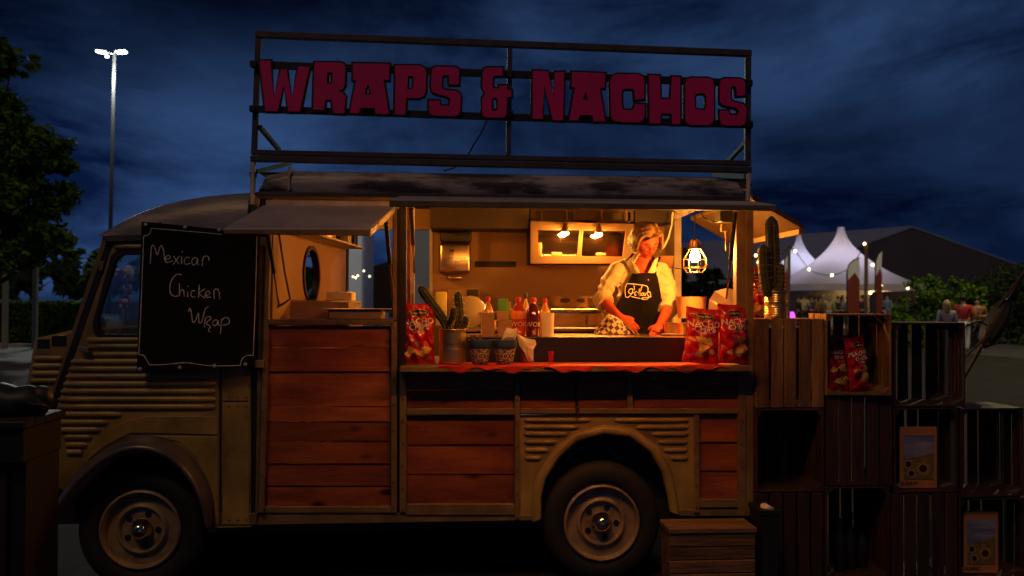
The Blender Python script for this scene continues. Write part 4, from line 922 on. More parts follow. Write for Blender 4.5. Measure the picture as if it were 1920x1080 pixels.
# things at the rear end of the kitchen
mat('tub_orange', (.70, .36, .16), .5)
o = MB().lathe([(.085, 0), (.10, .135), (.104, .14), (.097, .14), (.082, .004), (.001, .004)], (XR - .14, .75, 1.46), 'Z', 24).build('plastic_tub', 'tub_orange', smooth=50); setp(o, 'pale orange plastic tub on a steel shelf at the rear opening', 'tub')
SS = thing('steel_cabinet', 'brushed steel cabinet standing at the rear end of the counter', 'cabinet', (XR - .2, .95, zf))
MB().box((xx(1306, .95), .62, zf), (XR - .04, 1.15, 1.46)).build('body', 'steel', SS, bevel=.006)
bt = thing('glass_flask', 'round clear glass flask behind the chip bags', 'flask', (at(1318, 580, .62).x, .52, zc))
c = (at(1318, 580, .52).x, .52, zc); MB().lathe([(.03, 0), (.045, .02), (.045, .15), (.038, .2), (.014, .235), (.014, .26), (.001, .26)], c, 'Z', 20).build('body', 'bottle_clear', bt, smooth=50); MB().lathe([(.042, .004), (.042, .14), (.001, .14)], c, 'Z', 20).build('liquid', 'sauce_amber', bt, smooth=50)
paper_wad('paper_bag', [(1326, 600), (1330, 562), (1340, 546), (1362, 540), (1385, 544), (1388, 575), (1390, 605), (1390, 684 - 8), (1330, 684 - 8)], .30, 'crumpled pale paper bag behind the upright chip bags', depth=.06, cat='paper bag', seed=3)
# left window: basin, tray, box, cable
BS = thing('steel_basin', 'long dull steel basin under the round partition window', 'basin', (xx(580, .6), .6, zz(580, 600, .5)))
zs = zz(620, 599, .1)
MB().box((xx(500, .45) + .03, .32, zs - .08), (xx(660, .45), 1.1, zs - .05)).build('shelf', 'truck_trim', BS)
CLp = thing('ceiling_lamp', 'small round lamp on the ceiling above the round partition window', 'lamp', (xx(600, .75), .75, ZC - .06))
MB().lathe([(.001, -.05), (.030, -.045), (.04, -.025), (.035, -.012), (.001, -.01)], (xx(600, .75), .75, ZC), 'Z', 20).build('bulb', 'ceiling_bulb', CLp, smooth=True); MB().lathe([(.05, -.012), (.055, -.004), (.05, 0)], (xx(600, .75), .75, ZC - .001), 'Z', 20).build('base', 'brass', CLp, smooth=True)
MB().box((xx(508, .5), .36, zs - .05), (xx(662, .5), .95, zz(580, 563, .4))).build('body', 'dull_steel', BS, bevel=.01)
TY = thing('steel_tray', 'shallow steel serving tray on the side window ledge', 'tray', (xx(668, .03), .03, zs))
X0, X1 = xx(604, -.02), xx(728, -.02); zt_ = zz(668, 579, -.02)
MB().box((X0, -.02, zt_ - .006), (X1, .30, zt_)).build('rim', 'tin', TY, bevel=.002); MB().box((X0 + .03, .0, zs + .002), (X1 - .04, .28, zt_ - .007)).build('pan', 'dull_steel', TY, bevel=.006)
o = MB().box((xx(612, .7), .70, zz(630, 566, .5)), (xx(660, .7), .92, zz(630, 556, .5) + .02)).build('white_box', 'paper', bevel=.004); setp(o, 'plain white box standing behind the serving tray', 'box')
o.location.z = zz(580, 563, .4)
o = MB().tube([at(522, 432, .10), at(528, 470, .11), at(534, 510, .12), at(541, 545, .14), at(544, 560, .15), at(534, 568, .13), at(512, 580, .10)], .006, 8).build('cable', 'black', smooth=True); setp(o, 'black cable hanging down beside the round partition window', 'cable')
sh = zz(560, 452, .9) + .013
for i, (u, w_, h_, m) in enumerate(((.35, .10, .16, 'dark_brown'), (.62, .08, .13, 'paper'), (.82, .11, .2, 'card'), (1.08, .07, .14, 'black'), (1.3, .09, .17, 'pack_yellow'), (1.5, .1, .12, 'dark_brown'))):
    o = MB().box((u, -.13, sh), (u + w_, -.03, sh + h_), mtx=PM).build('storage_box', m, bevel=.004); setp(o, ['dark', 'white', 'brown card', 'black', 'yellow', 'dark wooden'][i] + ' box on the partition shelf above the round window', 'box')

# more kitchen things near the cook
SHF = thing('wall_shelf', 'short steel wall shelf behind the cook carrying a copper bowl', 'shelf', (xx(1262, 1.5), 1.6, zz(1262, 502, 1.5)))
zs2 = zz(1262, 502, 1.5); MB().box((xx(1236, 1.5), 1.5, zs2 - .012), (xx(1284, 1.5), YW - .004, zs2)).build('board', 'steel', SHF, bevel=.003)
for xa_ in (1242, 1276): MB().bar((xx(xa_, 1.6), 1.56, zs2 - .014), (xx(xa_, 1.6), YW - .01, zs2 - .12), .014).build('bracket', 'steel', SHF)
o = MB().lathe([(.035, 0), (.07, .03), (.10, .085), (.104, .09), (.097, .088), (.06, .03), (.001, .008)], (xx(1254, 1.6), 1.62, zs2), 'Z', 28).build('copper_bowl', 'tub_orange', smooth=50); setp(o, 'orange copper bowl on the wall shelf behind the cook', 'bowl')
o = MB().lathe([(.05, 0), (.055, .006), (.055, .15), (.058, .155), (.052, .155), (.05, .02), (.001, .015)], (xx(1276, 1.6), 1.62, zs2), 'Z', 24).build('steel_canister', 'steel', smooth=50); setp(o, 'tall steel canister beside the copper bowl on the shelf', 'canister')
o = MB().tube([at(1262, 398, 1.3), at(1260, 420, 1.3), at(1254, 445, 1.3), at(1246, 462, 1.3), at(1240, 468, 1.3)], .006, 8).build('hanging_cable', 'paper', smooth=True); setp(o, 'pale cable curving down from the ceiling behind the cook', 'cable')
o = MB().lathe([(.07, 0), (.075, .004), (.075, .07), (.08, .074), (.072, .072), (.068, .01), (.001, .008)], (xx(1268, .58), .58, ZG), 'Z', 28).build('saucepan', 'tin', smooth=50); setp(o, 'small shiny saucepan on the griddle beside the chip bags', 'saucepan')
o = MB().box((xx(1240, .40), .36, ZG + .001), (xx(1280, .40), .46, ZG + .012)).build('chopping_board', 'wood_crate', bevel=.003); setp(o, 'small wooden board lying on the griddle by the cook\'s hand', 'chopping board'); o.rotation_euler[2] = -.3
for i, (x, r_, h_) in enumerate(((915, .07, .10), (955, .06, .13), (990, .08, .08), (1005, .05, .16))):
    o = MB().lathe([(r_ * .9, 0), (r_, .006), (r_, h_), (r_ * 1.04, h_ + .004), (r_ * .95, h_ + .004), (r_ * .93, .01), (.001, .008)], (xx(x, 1.45), 1.42 + .06 * (i % 2), zbk), 'Z', 24).build('cooking_pot', 'steel', smooth=50); setp(o, ['low steel cooking pot beside the plate on the back counter', 'steel cooking pot behind the spice carton on the back counter', 'wide shallow steel pot behind the dark sauce bottle', 'tall narrow steel pot beside the warming box'][i], 'pot')
# ================================================================== crates
def crate(x0, x1, y0, y1, Y, label, face='open', d=.30, zb_=None, zt_=None, rz=0.0, m='wood_crate', gaps=None, seed=0, missing=()):
    rn = random.Random(seed * 31 + 5)
    X0, X1 = xx(x0, Y, (y0 + y1) / 2), xx(x1, Y, (y0 + y1) / 2); W = X1 - X0
    zb_ = zz((x0 + x1) / 2, y1, Y) if zb_ is None else zb_; zt_ = zz((x0 + x1) / 2, y0, Y) if zt_ is None else zt_
    H = zt_ - zb_; c = thing('crate', label, 'crate', ((X0 + X1) / 2, Y + d / 2, zb_), rz + (math.pi if face == 'back' else 0), 'stacked wooden crates')
    def pc(lo, hi, name='slat'):
        MB().box(lo, hi).build(name, m, c, bevel=.002, local=True)
    t = .010; w2 = W / 2; d2 = d / 2
    # bottom of the crate (vertical slats), at local +y
    n = 5; g = gaps or [.012] * (n - 1); sw = (W - .006 - sum(g)) / n; x = -w2 + .003
    for i in range(n):
        if i not in missing: pc((x, d2 - t - rn.uniform(0, .003), .002), (x + sw, d2 - rn.uniform(0, .002), H - .002))
        x += sw + (g[i] if i < n - 1 else 0)
    # long sides: three boards each, upright
    for s in (-1, 1):
        bw_ = (d - t - .004 - .03) / 3
        for k in range(3):
            y = -d2 + k * (bw_ + .015)
            xa_ = s * w2 - (t if s > 0 else 0); pc((xa_, y, .002), (xa_ + t, y + bw_, H - .002), 'side_board')
    # ends: two boards each
    for z in (.0025, H - t - .0025):
        bw_ = (d - t - .02) / 2
        for k in range(2): y = -d2 + k * (bw_ + .012); pc((-w2 + t + .001, y + .001, z), (w2 - t - .001, y + bw_, z + t), 'end_board')
    # triangular corner posts
    for sx in (-1, 1):
        for sz in (0, 1):
            xa_ = sx * (w2 - t - .001); za = (t + .004) if sz == 0 else H - t - .004; k = .034 * (1 if sz == 0 else -1)
            MB().prism([(xa_, -d2 + .002, za), (xa_ - sx * .034, -d2 + .002, za), (xa_, -d2 + .002, za + k)], (0, d - t - .006, 0)).build('corner_post', m, c, local=True)
    return c
YC = -.06
zA = [0.004, zz(1480, 924, YC), zz(1480, 765.5, YC), zz(1480, 597, YC)]
crate(1419, 1546, 597, 765, YC, 'pale weathered crate with slats outward under the cactus tin', 'back', zb_=zA[2] + .001, zt_=zA[3], seed=1, gaps=[.007, .018, .007, .016])
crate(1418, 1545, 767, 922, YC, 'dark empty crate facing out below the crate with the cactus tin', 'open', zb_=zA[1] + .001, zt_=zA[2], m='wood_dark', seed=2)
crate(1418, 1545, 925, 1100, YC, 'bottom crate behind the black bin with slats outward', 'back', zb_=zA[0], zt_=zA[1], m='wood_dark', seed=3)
zB = [0.004, zz(1610, 912, YC), zz(1610, 743, YC - .03), zz(1610, 588, YC - .03)]
crate(1554, 1673, 588, 743, YC - .03, 'open crate displaying two red chip bags', 'open', zb_=zB[2] + .001, zt_=zB[3], seed=4, d=.29, gaps=[.010, .014, .03, .01], rz=R(-4))
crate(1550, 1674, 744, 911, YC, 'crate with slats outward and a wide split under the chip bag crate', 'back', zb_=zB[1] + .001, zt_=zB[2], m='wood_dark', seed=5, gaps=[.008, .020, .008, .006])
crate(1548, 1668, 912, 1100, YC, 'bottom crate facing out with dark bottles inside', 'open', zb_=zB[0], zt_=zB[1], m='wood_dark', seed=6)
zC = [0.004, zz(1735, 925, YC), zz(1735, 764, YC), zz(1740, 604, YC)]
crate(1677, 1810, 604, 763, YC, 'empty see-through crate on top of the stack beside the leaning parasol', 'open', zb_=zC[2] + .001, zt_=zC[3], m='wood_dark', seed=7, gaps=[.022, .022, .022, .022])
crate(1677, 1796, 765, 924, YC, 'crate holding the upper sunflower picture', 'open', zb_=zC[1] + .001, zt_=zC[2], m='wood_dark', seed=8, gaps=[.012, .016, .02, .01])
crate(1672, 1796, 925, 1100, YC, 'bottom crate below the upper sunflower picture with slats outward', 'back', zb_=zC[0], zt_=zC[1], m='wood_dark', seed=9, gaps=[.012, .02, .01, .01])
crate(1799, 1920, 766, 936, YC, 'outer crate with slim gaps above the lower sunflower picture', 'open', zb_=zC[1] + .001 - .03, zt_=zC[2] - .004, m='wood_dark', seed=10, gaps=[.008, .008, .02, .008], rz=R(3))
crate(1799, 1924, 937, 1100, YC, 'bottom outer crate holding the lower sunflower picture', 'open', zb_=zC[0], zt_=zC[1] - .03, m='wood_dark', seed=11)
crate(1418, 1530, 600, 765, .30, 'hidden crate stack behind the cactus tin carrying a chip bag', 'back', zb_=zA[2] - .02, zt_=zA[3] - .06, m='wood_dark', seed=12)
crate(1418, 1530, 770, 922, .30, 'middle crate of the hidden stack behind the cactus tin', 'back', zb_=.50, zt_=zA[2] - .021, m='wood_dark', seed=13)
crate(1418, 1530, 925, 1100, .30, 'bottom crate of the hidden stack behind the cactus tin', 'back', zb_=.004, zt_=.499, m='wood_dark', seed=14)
# bags in the crates
put_bag('red nacho chip bag standing straight in the open crate', 1555, 1592, 634, 739, .07, zB[2] + .016, -.1, .05, .0, T=.05, group='chip bags shown in the crate', seed=5)
put_bag('red nacho chip bag leaning sideways in the open crate', 1588, 1637, 634, 738, .03, zB[2] + .018, .35, .04, -.12, T=.06, group='chip bags shown in the crate', seed=6)
put_bag('dim red nacho chip bag behind the cactus on the crates', 1396, 1440, 498, 612, .36, zA[3] - .059, .1, .04, T=.07, group='red nacho chip bags', seed=7)
# cactus in its tin on the crate
cx_ = at(1455, 597, .03); T2 = thing('potted_cactus', 'tall three-stemmed cactus in a ribbed tin on the pale crate', 'cactus', (cx_.x, .03, zA[3]))
ht = 52 / F * 4.73; tin_can(22 / F * 4.73, ht, (cx_.x, .03, zA[3]), T2); zt_ = zA[3] + ht - .031
cactus_arm([(at(1449, 545, .03).x, .03, zt_), at(1449, 480, .03), at(1446, 405, .03)], .034, T2, nr=11)
cactus_arm([(at(1440, 545, .0).x, .0, zt_), at(1433, 510, .0), at(1431, 458, .0)], .029, T2, nr=9)
cactus_arm([(at(1462, 545, .0).x, .0, zt_), at(1465, 525, .0), at(1465, 494, .0)], .017, T2, nr=8)
# pictures in the crates
def sunflower(x0, x1, y0, y1, Y, label, zb_=None):
    p = thing('framed_picture', label, 'picture', at((x0 + x1) / 2, y1, Y), 0, 'sunflower pictures in the crates')
    mk = lambda pts, dy, name, m, par, th=.002: MB().ppoly(pts, Y + dy, th).build(name, m, par)
    w, h = x1 - x0, y1 - y0; f = lambda u, v: (x0 + u * w, y0 + v * h)
    fr = MB().ppoly([(x0, y0), (x1, y0), (x1, y1), (x0, y1)], Y, .012).build('frame', 'pic_frame', p, bevel=.002)
    pr = mk([f(.09, .13), f(.92, .13), f(.92, .86), f(.09, .86)], -.002, 'print', 'pic_sky', p)
    mk([f(.10, .55), f(.3, .50), f(.6, .47), f(.91, .42), f(.91, .855), f(.10, .855)], -.0030, 'printed_field', 'pic_field', p, .001)
    for u, v, r in ((.62, .68, .16), (.22, .61, .12), (.30, .76, .11)):
        c = at(*f(u, v), Y - .0034); rr = r * w / F * (Y + 4.7)
        s_ = MB()
        for k in range(14):
            a = 2 * math.pi * k / 14; s_.add([c + Vector((rr * .5 * math.cos(a - .25), 0, rr * .5 * math.sin(a - .25))), c + Vector((rr * 1.35 * math.cos(a), 0, rr * 1.35 * math.sin(a))), c + Vector((rr * .5 * math.cos(a + .25), 0, rr * .5 * math.sin(a + .25)))], [(0, 1, 2)])
        s_.build('printed_petals', 'bag_gold', p); MB().lathe([(.001, -.0006), (rr * .72, -.0004), (rr * .72, .0004)], c, 'Y', 18).build('printed_seeds', 'dark_brown', p)
    me = text_mesh('SUNNY', w * .15 / F * (Y + 4.7), .0006, .0006); c = at(*f(.24, .93), Y - .001); me.transform(Matrix.Translation(c) @ Matrix.Rotation(math.pi / 2, 4, 'X')); link_mesh('caption', me, 'black', p)
    if zb_ is not None: p.location.z += zb_ - zz((x0 + x1) / 2, y1, Y)
    return p
mat('pic_frame', (.55, .20, .06), .6, var=.2); mat('pic_field', (.30, .17, .035), .6, var=.6, vscale=40)
mat('pic_sky', (.34, .30, .36), .6, col2=(.10, .12, .22), vscale=9, stretch=(.6, 1, 2.5))
sunflower(1688, 1757, 806, 921, .0, 'sunflower picture in an orange frame in the upper crate', zC[1] + .016)
sunflower(1808, 1872, 966, 1082, .0, 'dim sunflower picture in an orange frame in the bottom crate', .02)
# things inside / before the bottom crates
for i, (x, r, h) in enumerate(((1578, .032, .30), (1602, .030, .33), (1628, .034, .27))):
    P = at(x, 1050, .08); b = thing('dark_bottle', ('dark bottle beside the left crate wall inside the bottom crate', 'tallest dark bottle, between two shorter ones in the bottom crate', 'stubby shortest dark bottle inside the bottom crate')[i].replace('left crate wall', 'crate wall'), 'bottle', (P.x, .1 + .03 * i, .018), 0, 'bottles in the bottom crate')
    MB().lathe([(r * .9, 0), (r, .006), (r, h * .6), (r * .4, h * .75), (r * .38, h * .95), (.001, h * .95)], b.location, 'Z', 18).build('body', 'black', b, smooth=50); MB().lathe([(r * .46, h * .9), (r * .46, h), (.001, h)], b.location, 'Z', 14).build('cap', 'black', b, smooth=50)
BN = thing('waste_bin', 'narrow black waste bin in front of the bottom crate', 'bin', (at(1447, 1080, -.28).x, -.26, .004))
X0, X1 = xx(1424, -.3), xx(1468, -.3); zt_ = zz(1446, 957, -.3)
MB().loft([[Vector((X0 + .012 - e, -.30 + .01 - e, z)), Vector((X1 - .012 + e, -.30 + .01 - e, z)), Vector((X1 - .012 + e, -.11 + e, z)), Vector((X0 + .012 - e, -.11 + e, z))] for e, z in ((-.01, .004), (0.0, zt_ - .03), (.006, zt_ - .028), (.006, zt_))]).build('body', 'black', BN, bevel=.004)
paper_wad('rag', [(1425, 957), (1427, 947), (1437, 944), (1450, 952), (1464, 957)], -.24, 'crumpled white rag lying on top of the black waste bin', depth=.05, cat='rag', seed=12)
# wooden step box by the rear wheel
SPB = thing('wooden_step', 'low box step of horizontal boards beside the rear wheel', 'step', (at(1335, 1080, -.3).x, -.2, .004))
X0, X1 = xx(1256, -.3), xx(1416, -.3); zt_ = zz(1330, 990, -.3); n = 5; bh = (zt_ - .034) / n
for i in range(n): MB().box((X0, -.30 + random.uniform(-.003, .003), .008 + i * bh), (X1, -.28, .004 + (i + 1) * bh)).build('board', 'wood_step', SPB, bevel=.003)
for k in range(2): MB().box((X0 - .006, -.31 + k * .105, zt_ - .026), (X1 + .006, -.21 + k * .105, zt_)).build('tread_board', 'wood_step', SPB, bevel=.003)
for xa_ in (X0 + .004, X1 - .034): MB().box((xa_, -.279, .004), (xa_ + .03, -.11, zt_ - .028)).build('side', 'wood_step', SPB)
# ================================================================== dark table in the near left corner
YT = -1.15
TBL = thing('bar_table', 'dark reddish wooden table with a bag on it beside the truck nose', 'table', (at(10, 900, YT).x, YT + .35, .004))
zt_ = zz(60, 790, YT); X1 = xx(58, YT) - .02; X0 = X1 - .9
mat('table_dark', (.006, .005, .005), .6, var=.4, vscale=6)
mat('table_red', (.035, .006, .004), .6, col2=(.016, .003, .002), vscale=3, stretch=(7, 7, .8), bump=.3, bscale=14)
for k in range(4): MB().box((X0, YT + k * .095, zt_ - .035), (X1, YT + k * .095 + .091, zt_)).build('top_board', 'table_dark', TBL, bevel=.006)
MB().box((X0 + .03, YT + .02, zt_ - .17), (X1 - .012, YT + .05, zt_ - .036)).build('apron_board', 'table_dark', TBL, bevel=.003); MB().box((X1 - .05, YT + .052, zt_ - .17), (X1 - .014, YT + .36, zt_ - .036)).build('apron_board', 'table_dark', TBL, bevel=.003)
for xa_, ya in ((X1 - .150, YT + .055), (X1 - .150, YT + .26), (X0 + .04, YT + .055), (X0 + .04, YT + .26)): MB().box((xa_, ya, .004), (xa_ + .06, ya + .06, zt_ - .171)).build('leg', 'table_red', TBL, bevel=.005)
MB().box((X0 + .02, YT + .075, .05), (X1 - .04, YT + .095, zt_ - .172)).build('front_panel', 'table_dark', TBL); MB().box((X1 - .036, YT + .06, .05), (X1 - .018, YT + .35, zt_ - .172)).build('side_panel', 'table_dark', TBL)  # added dark panels stand for the black shade between the legs
BG = thing('shoulder_bag', 'slumped black bag with a strap on the dark table', 'bag', (at(25, 760, -.98).x, -.98, zt_))
def lump(c, r, sc, seed, name, m, par):
    rn = random.Random(seed); mb = MB(); mb.sphere(c, r, sc, 20, 12)
    v2 = []
    for v in mb.v:
        v = Vector(v); d = v - Vector(c); k = 1 + .16 * math.sin(d.x * 34 + seed + 2 * math.sin(d.z * 20)) + .13 * math.sin(d.z * 47 + seed * 2 + d.x * 25) + .08 * math.sin(d.y * 37)
        w = Vector(c) + d * k; w.z = max(w.z, zt_ + .001); v2.append(tuple(w))
    mb.v = v2; return mb.build(name, m, par, smooth=80)
c = at(22, 738, -1.0); lump((c.x, -.98, zt_ + .05), .105, (1.15, .7, .85), 3, 'body', 'black', BG); c = at(62, 742, -1.0); lump((c.x, -.97, zt_ + .05), .07, (.9, .7, .9), 5, 'side_pocket', 'black', BG)
lump((at(-8, 735, -.98).x, -.98, zt_ + .08), .06, (1.1, .8, .9), 9, 'flap', 'black', BG)
MB().tube([at(45, 752, -1.02), at(60, 758, -1.06), at(78, 759, -1.07), at(90, 762, -1.02)], .006, 6).build('strap', 'black', BG, smooth=True)
# ================================================================== background
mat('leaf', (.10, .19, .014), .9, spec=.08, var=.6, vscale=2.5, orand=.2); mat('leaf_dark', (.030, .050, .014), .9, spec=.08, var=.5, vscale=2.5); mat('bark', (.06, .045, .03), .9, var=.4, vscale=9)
def leaves(blobs, n, size, seed=0):
    rn = random.Random(seed); mb = MB(); tot = sum(b[1] * b[2] * b[3] for b in blobs)
    for (c, rx, ry, rz_) in blobs:
        k = int(n * rx * ry * rz_ / tot) + 40
        # sub-clumps give light and dark masses
        cl_ = []
        for _ in range(max(5, k // 55)):
            d = Vector((rn.gauss(0, 1), rn.gauss(0, 1), rn.gauss(0, 1))).normalized() * rn.uniform(.45, 1.0) ** .5
            cl_.append((Vector((c[0] + d.x * rx, c[1] + d.y * ry, c[2] + d.z * rz_)), rn.uniform(.18, .42) * min(rx, rz_)))
        for _ in range(k):
            q, qr = rn.choice(cl_); d = Vector((rn.gauss(0, .6), rn.gauss(0, .6), rn.gauss(0, .45))) * qr
            p = q + d; s = size * rn.uniform(.6, 1.35)
            a = Vector((rn.gauss(0, 1), rn.gauss(0, 1), rn.gauss(0, .6))).normalized(); b = a.cross(Vector((rn.gauss(0, 1), rn.gauss(0, 1), rn.gauss(0, 1)))).normalized()
            mb.add([p - a * s, p + b * s * .45, p + a * s, p - b * s * .45], [(0, 1, 2, 3)])
    return mb
def leaf_obj(mb, name, m, parent=None):
    me = bpy.data.meshes.new(name); me.from_pydata(mb.v, [], mb.f); return link_mesh(name, me, m, parent)
def pblob(px, py, rx, ry, Y, dy=None):               # ellipsoid blob from pixels
    s = (Y + 4.7) / F; c = at(px, py, Y); return ((c.x, Y, c.z), rx * s, (dy or rx) * s, ry * s)
def tree(name, label, base, blobs, n, size, m='leaf', trunk=.14, seed=0, group=None, limbs=True):
    t = thing(name, label, 'tree' if 'tree' in name else 'shrub', base, 0, group); rn = random.Random(seed); b = Vector(base)
    top = max(bl[0][2] for bl in blobs); mid = sum((Vector(bl[0]) for bl in blobs), Vector()) / len(blobs)
    tr = MB(); pts = [b + Vector((0, 0, -.0)), b.lerp(Vector((b.x, b.y, top)), .35) + Vector((rn.uniform(-.1, .1), 0, 0)), Vector((b.x * .6 + mid.x * .4, b.y, b.z + (top - b.z) * .8))]
    tr.tube(pts, [trunk, trunk * .75, trunk * .25], 10)
    for bl in blobs:
        c = Vector(bl[0]); s_ = Vector((b.x, b.y, b.z + (c.z - b.z) * .62)); tr.tube([s_, s_.lerp(c, .5) + Vector((0, 0, .05 * (c - s_).length)), c], [trunk * .4, trunk * .25, trunk * .08], 6)
    tr.build('trunk', 'bark', t, smooth=60); leaf_obj(leaves(blobs, n, size, seed), 'crown', m, t); return t
# street tree on the left
Yt = 21.0
bl = [pblob(25, 118, 48, 22, Yt), pblob(-40, 105, 60, 40, Yt), pblob(28, 215, 26, 30, Yt), pblob(-30, 210, 55, 55, Yt), pblob(70, 275, 62, 36, Yt, 50), pblob(0, 300, 70, 60, Yt), pblob(100, 312, 42, 20, Yt), pblob(105, 372, 42, 30, Yt), pblob(40, 380, 70, 45, Yt), pblob(-50, 380, 70, 60, Yt),
      pblob(75, 440, 58, 32, Yt), pblob(20, 470, 55, 40, Yt), pblob(118, 470, 36, 24, Yt), pblob(-50, 470, 60, 45, Yt)]
c = at(-20, 560, Yt); tree('street_tree', 'tall leafy street tree lit from below beside the twin-headed lamp mast', (c.x, Yt, 0), bl, 30000, .115, 'leaf', .20, 3)
# hedge
Yh = 25.5; X0, X1 = xx(-120, Yh), xx(168, Yh); zt_ = zz(70, 566, Yh)
HG = thing('hedge', 'long clipped hedge with its top lit bright green', 'hedge', ((X0 + X1) / 2, Yh + .6, 0))
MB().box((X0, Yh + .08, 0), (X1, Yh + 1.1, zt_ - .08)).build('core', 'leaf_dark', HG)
rn = random.Random(5); mb = MB()
for _ in range(9000):
    if rn.random() < .5: p = Vector((rn.uniform(X0, X1), Yh + rn.uniform(-.02, 1.15), zt_ + rn.gauss(-.05, .035)))
    else: p = Vector((rn.uniform(X0, X1), Yh + rn.gauss(.02, .05), rn.uniform(0, zt_)))
    s = rn.uniform(.035, .075); a = Vector((rn.gauss(0, 1), rn.gauss(0, 1), rn.gauss(0, .5))).normalized(); b = a.cross(Vector((rn.gauss(0, 1), rn.gauss(0, 1), rn.gauss(0, 1)))).normalized(); mb.add([p - a * s, p + b * s * .5, p + a * s, p - b * s * .5], [(0, 1, 2, 3)])
leaf_obj(mb, 'foliage', 'leaf', HG)
# light kerb strip in front of the hedge
mat('kerb', (.35, .34, .31), .8, var=.3)
g = MB().box((xx(-200, Yh - 2), Yh - 1.2, 0), (xx(175, Yh - 2), Yh - .95, .12)).build('kerb', 'kerb'); g['kind'] = 'structure'
mat('slabs', (.055, .052, .05), .8, var=.35, vscale=.8)
g = MB().add([(xx(-200, 14), 9.5, .005), (xx(150, 14), 9.5, .005), (xx(160, 22), Yh - 1.22, .005), (xx(-200, 22), Yh - 1.22, .005)], [(0, 1, 2, 3)]).build('footpath', 'slabs'); g['kind'] = 'structure'
# lamp mast
Yl = 34.0; mat('mast', (.11, .105, .11), .5, metal=.3); mat('lamp_white', (1, 1, 1), .5, emit=(.92, 1.0, .95), estr=14)
mat('mast_pole', (.014, .0135, .0145), .7, spec=.2); b = at(203, 600, Yl); tp = at(214.5, 102, Yl); s = (Yl + 4.7) / F
LM = thing('lamp_mast', 'tall pale lamp mast with two lit white heads', 'street lamp', (b.x, Yl, 0))
MB().tube([(b.x, Yl, 0), (tp.x, Yl, tp.z)], [.10, .06], 14).build('mast', 'mast_pole', LM, smooth=True)
for sg, (xa_, ya, xb_, yb_) in ((-1, (181, 97, 201, 98)), (1, (218, 96, 238, 98.5))):
    a, c = at(xa_, ya, Yl), at(xb_, yb_, Yl); m_ = (a + c) / 2
    hd = MB().cbox(m_ + Vector((0, 0, .03)), (abs(c.x - a.x), .36, .06), rot=Matrix.Rotation(R(-6 * sg), 3, 'Y')).build('lamp_head', 'mast', LM, bevel=.015)
    MB().cbox(m_ + Vector((0, -.02, -.03)), (abs(c.x - a.x) * .9, .30, .03), rot=Matrix.Rotation(R(-6 * sg), 3, 'Y')).build('lamp_glass', 'lamp_white', hd, bevel=.01)
def lamp_light(parent, energy, col):
    for sg in (-1, 1):
        ld = bpy.data.lights.new('lamp_light', 'POINT'); ld.energy = energy; ld.color = col; ld.shadow_soft_size = .15
        lo_ = bpy.data.objects.new('lamp_light', ld); COL.objects.link(lo_); lo_.parent = parent; lo_.location = (tp.x - b.x + sg * .7, -.4, tp.z - 1.0)
lamp_light(LM, 1900, (.92, 1.0, .90))
MB().tube([at(203, 98, Yl), tp, at(215, 98, Yl)], .04, 8).build('cross_arm', 'mast', LM); MB().sphere(at(201, 105, Yl), .11, (1, 1, .8)).build('sensor', 'mast', LM, smooth=True)
mat('lamp_warm', (1, 1, 1), .5, emit=(1.0, .86, .45), estr=14)
LM2 = copy_tree(LM)
for ch in list(LM2.children):
    if ch.type == 'LIGHT': bpy.data.objects.remove(ch)
for ch in LM2.children:
    for g2 in ch.children:
        if g2.name.startswith('lamp_glass'): g2.material_slots[0].link = 'OBJECT'; g2.material_slots[0].material = M('lamp_warm')
lamp_light(LM2, 1100, (1.0, .88, .45)); LM2.location = (xx(2040, 18.0), 18.0, 0); LM2['label'] = 'second twin-headed lamp mast beyond the shrubs, lighting the lawn'; LM['group'] = LM2['group'] = 'lamp masts'
# little shelter / signboard under the tree
mat('shelter', (.25, .24, .18), .6); Ys = 23.5
SH = thing('notice_shelter', 'small roofed notice shelter under the street tree', 'shelter', (xx(30, Ys), Ys, 0))
for x in (4, 60): MB().box((xx(x, Ys), Ys, 0), (xx(x + 8, Ys), Ys + .15, zz(30, 450, Ys))).build('post', 'shelter', SH)
MB().box((xx(-8, Ys), Ys - .3, zz(30, 450, Ys)), (xx(76, Ys), Ys + .5, zz(30, 443, Ys))).build('roof', 'shelter', SH); MB().box((xx(13, Ys), Ys + .03, zz(30, 520, Ys)), (xx(59, Ys), Ys + .09, zz(30, 462, Ys))).build('notice_panel', 'slabs', SH)
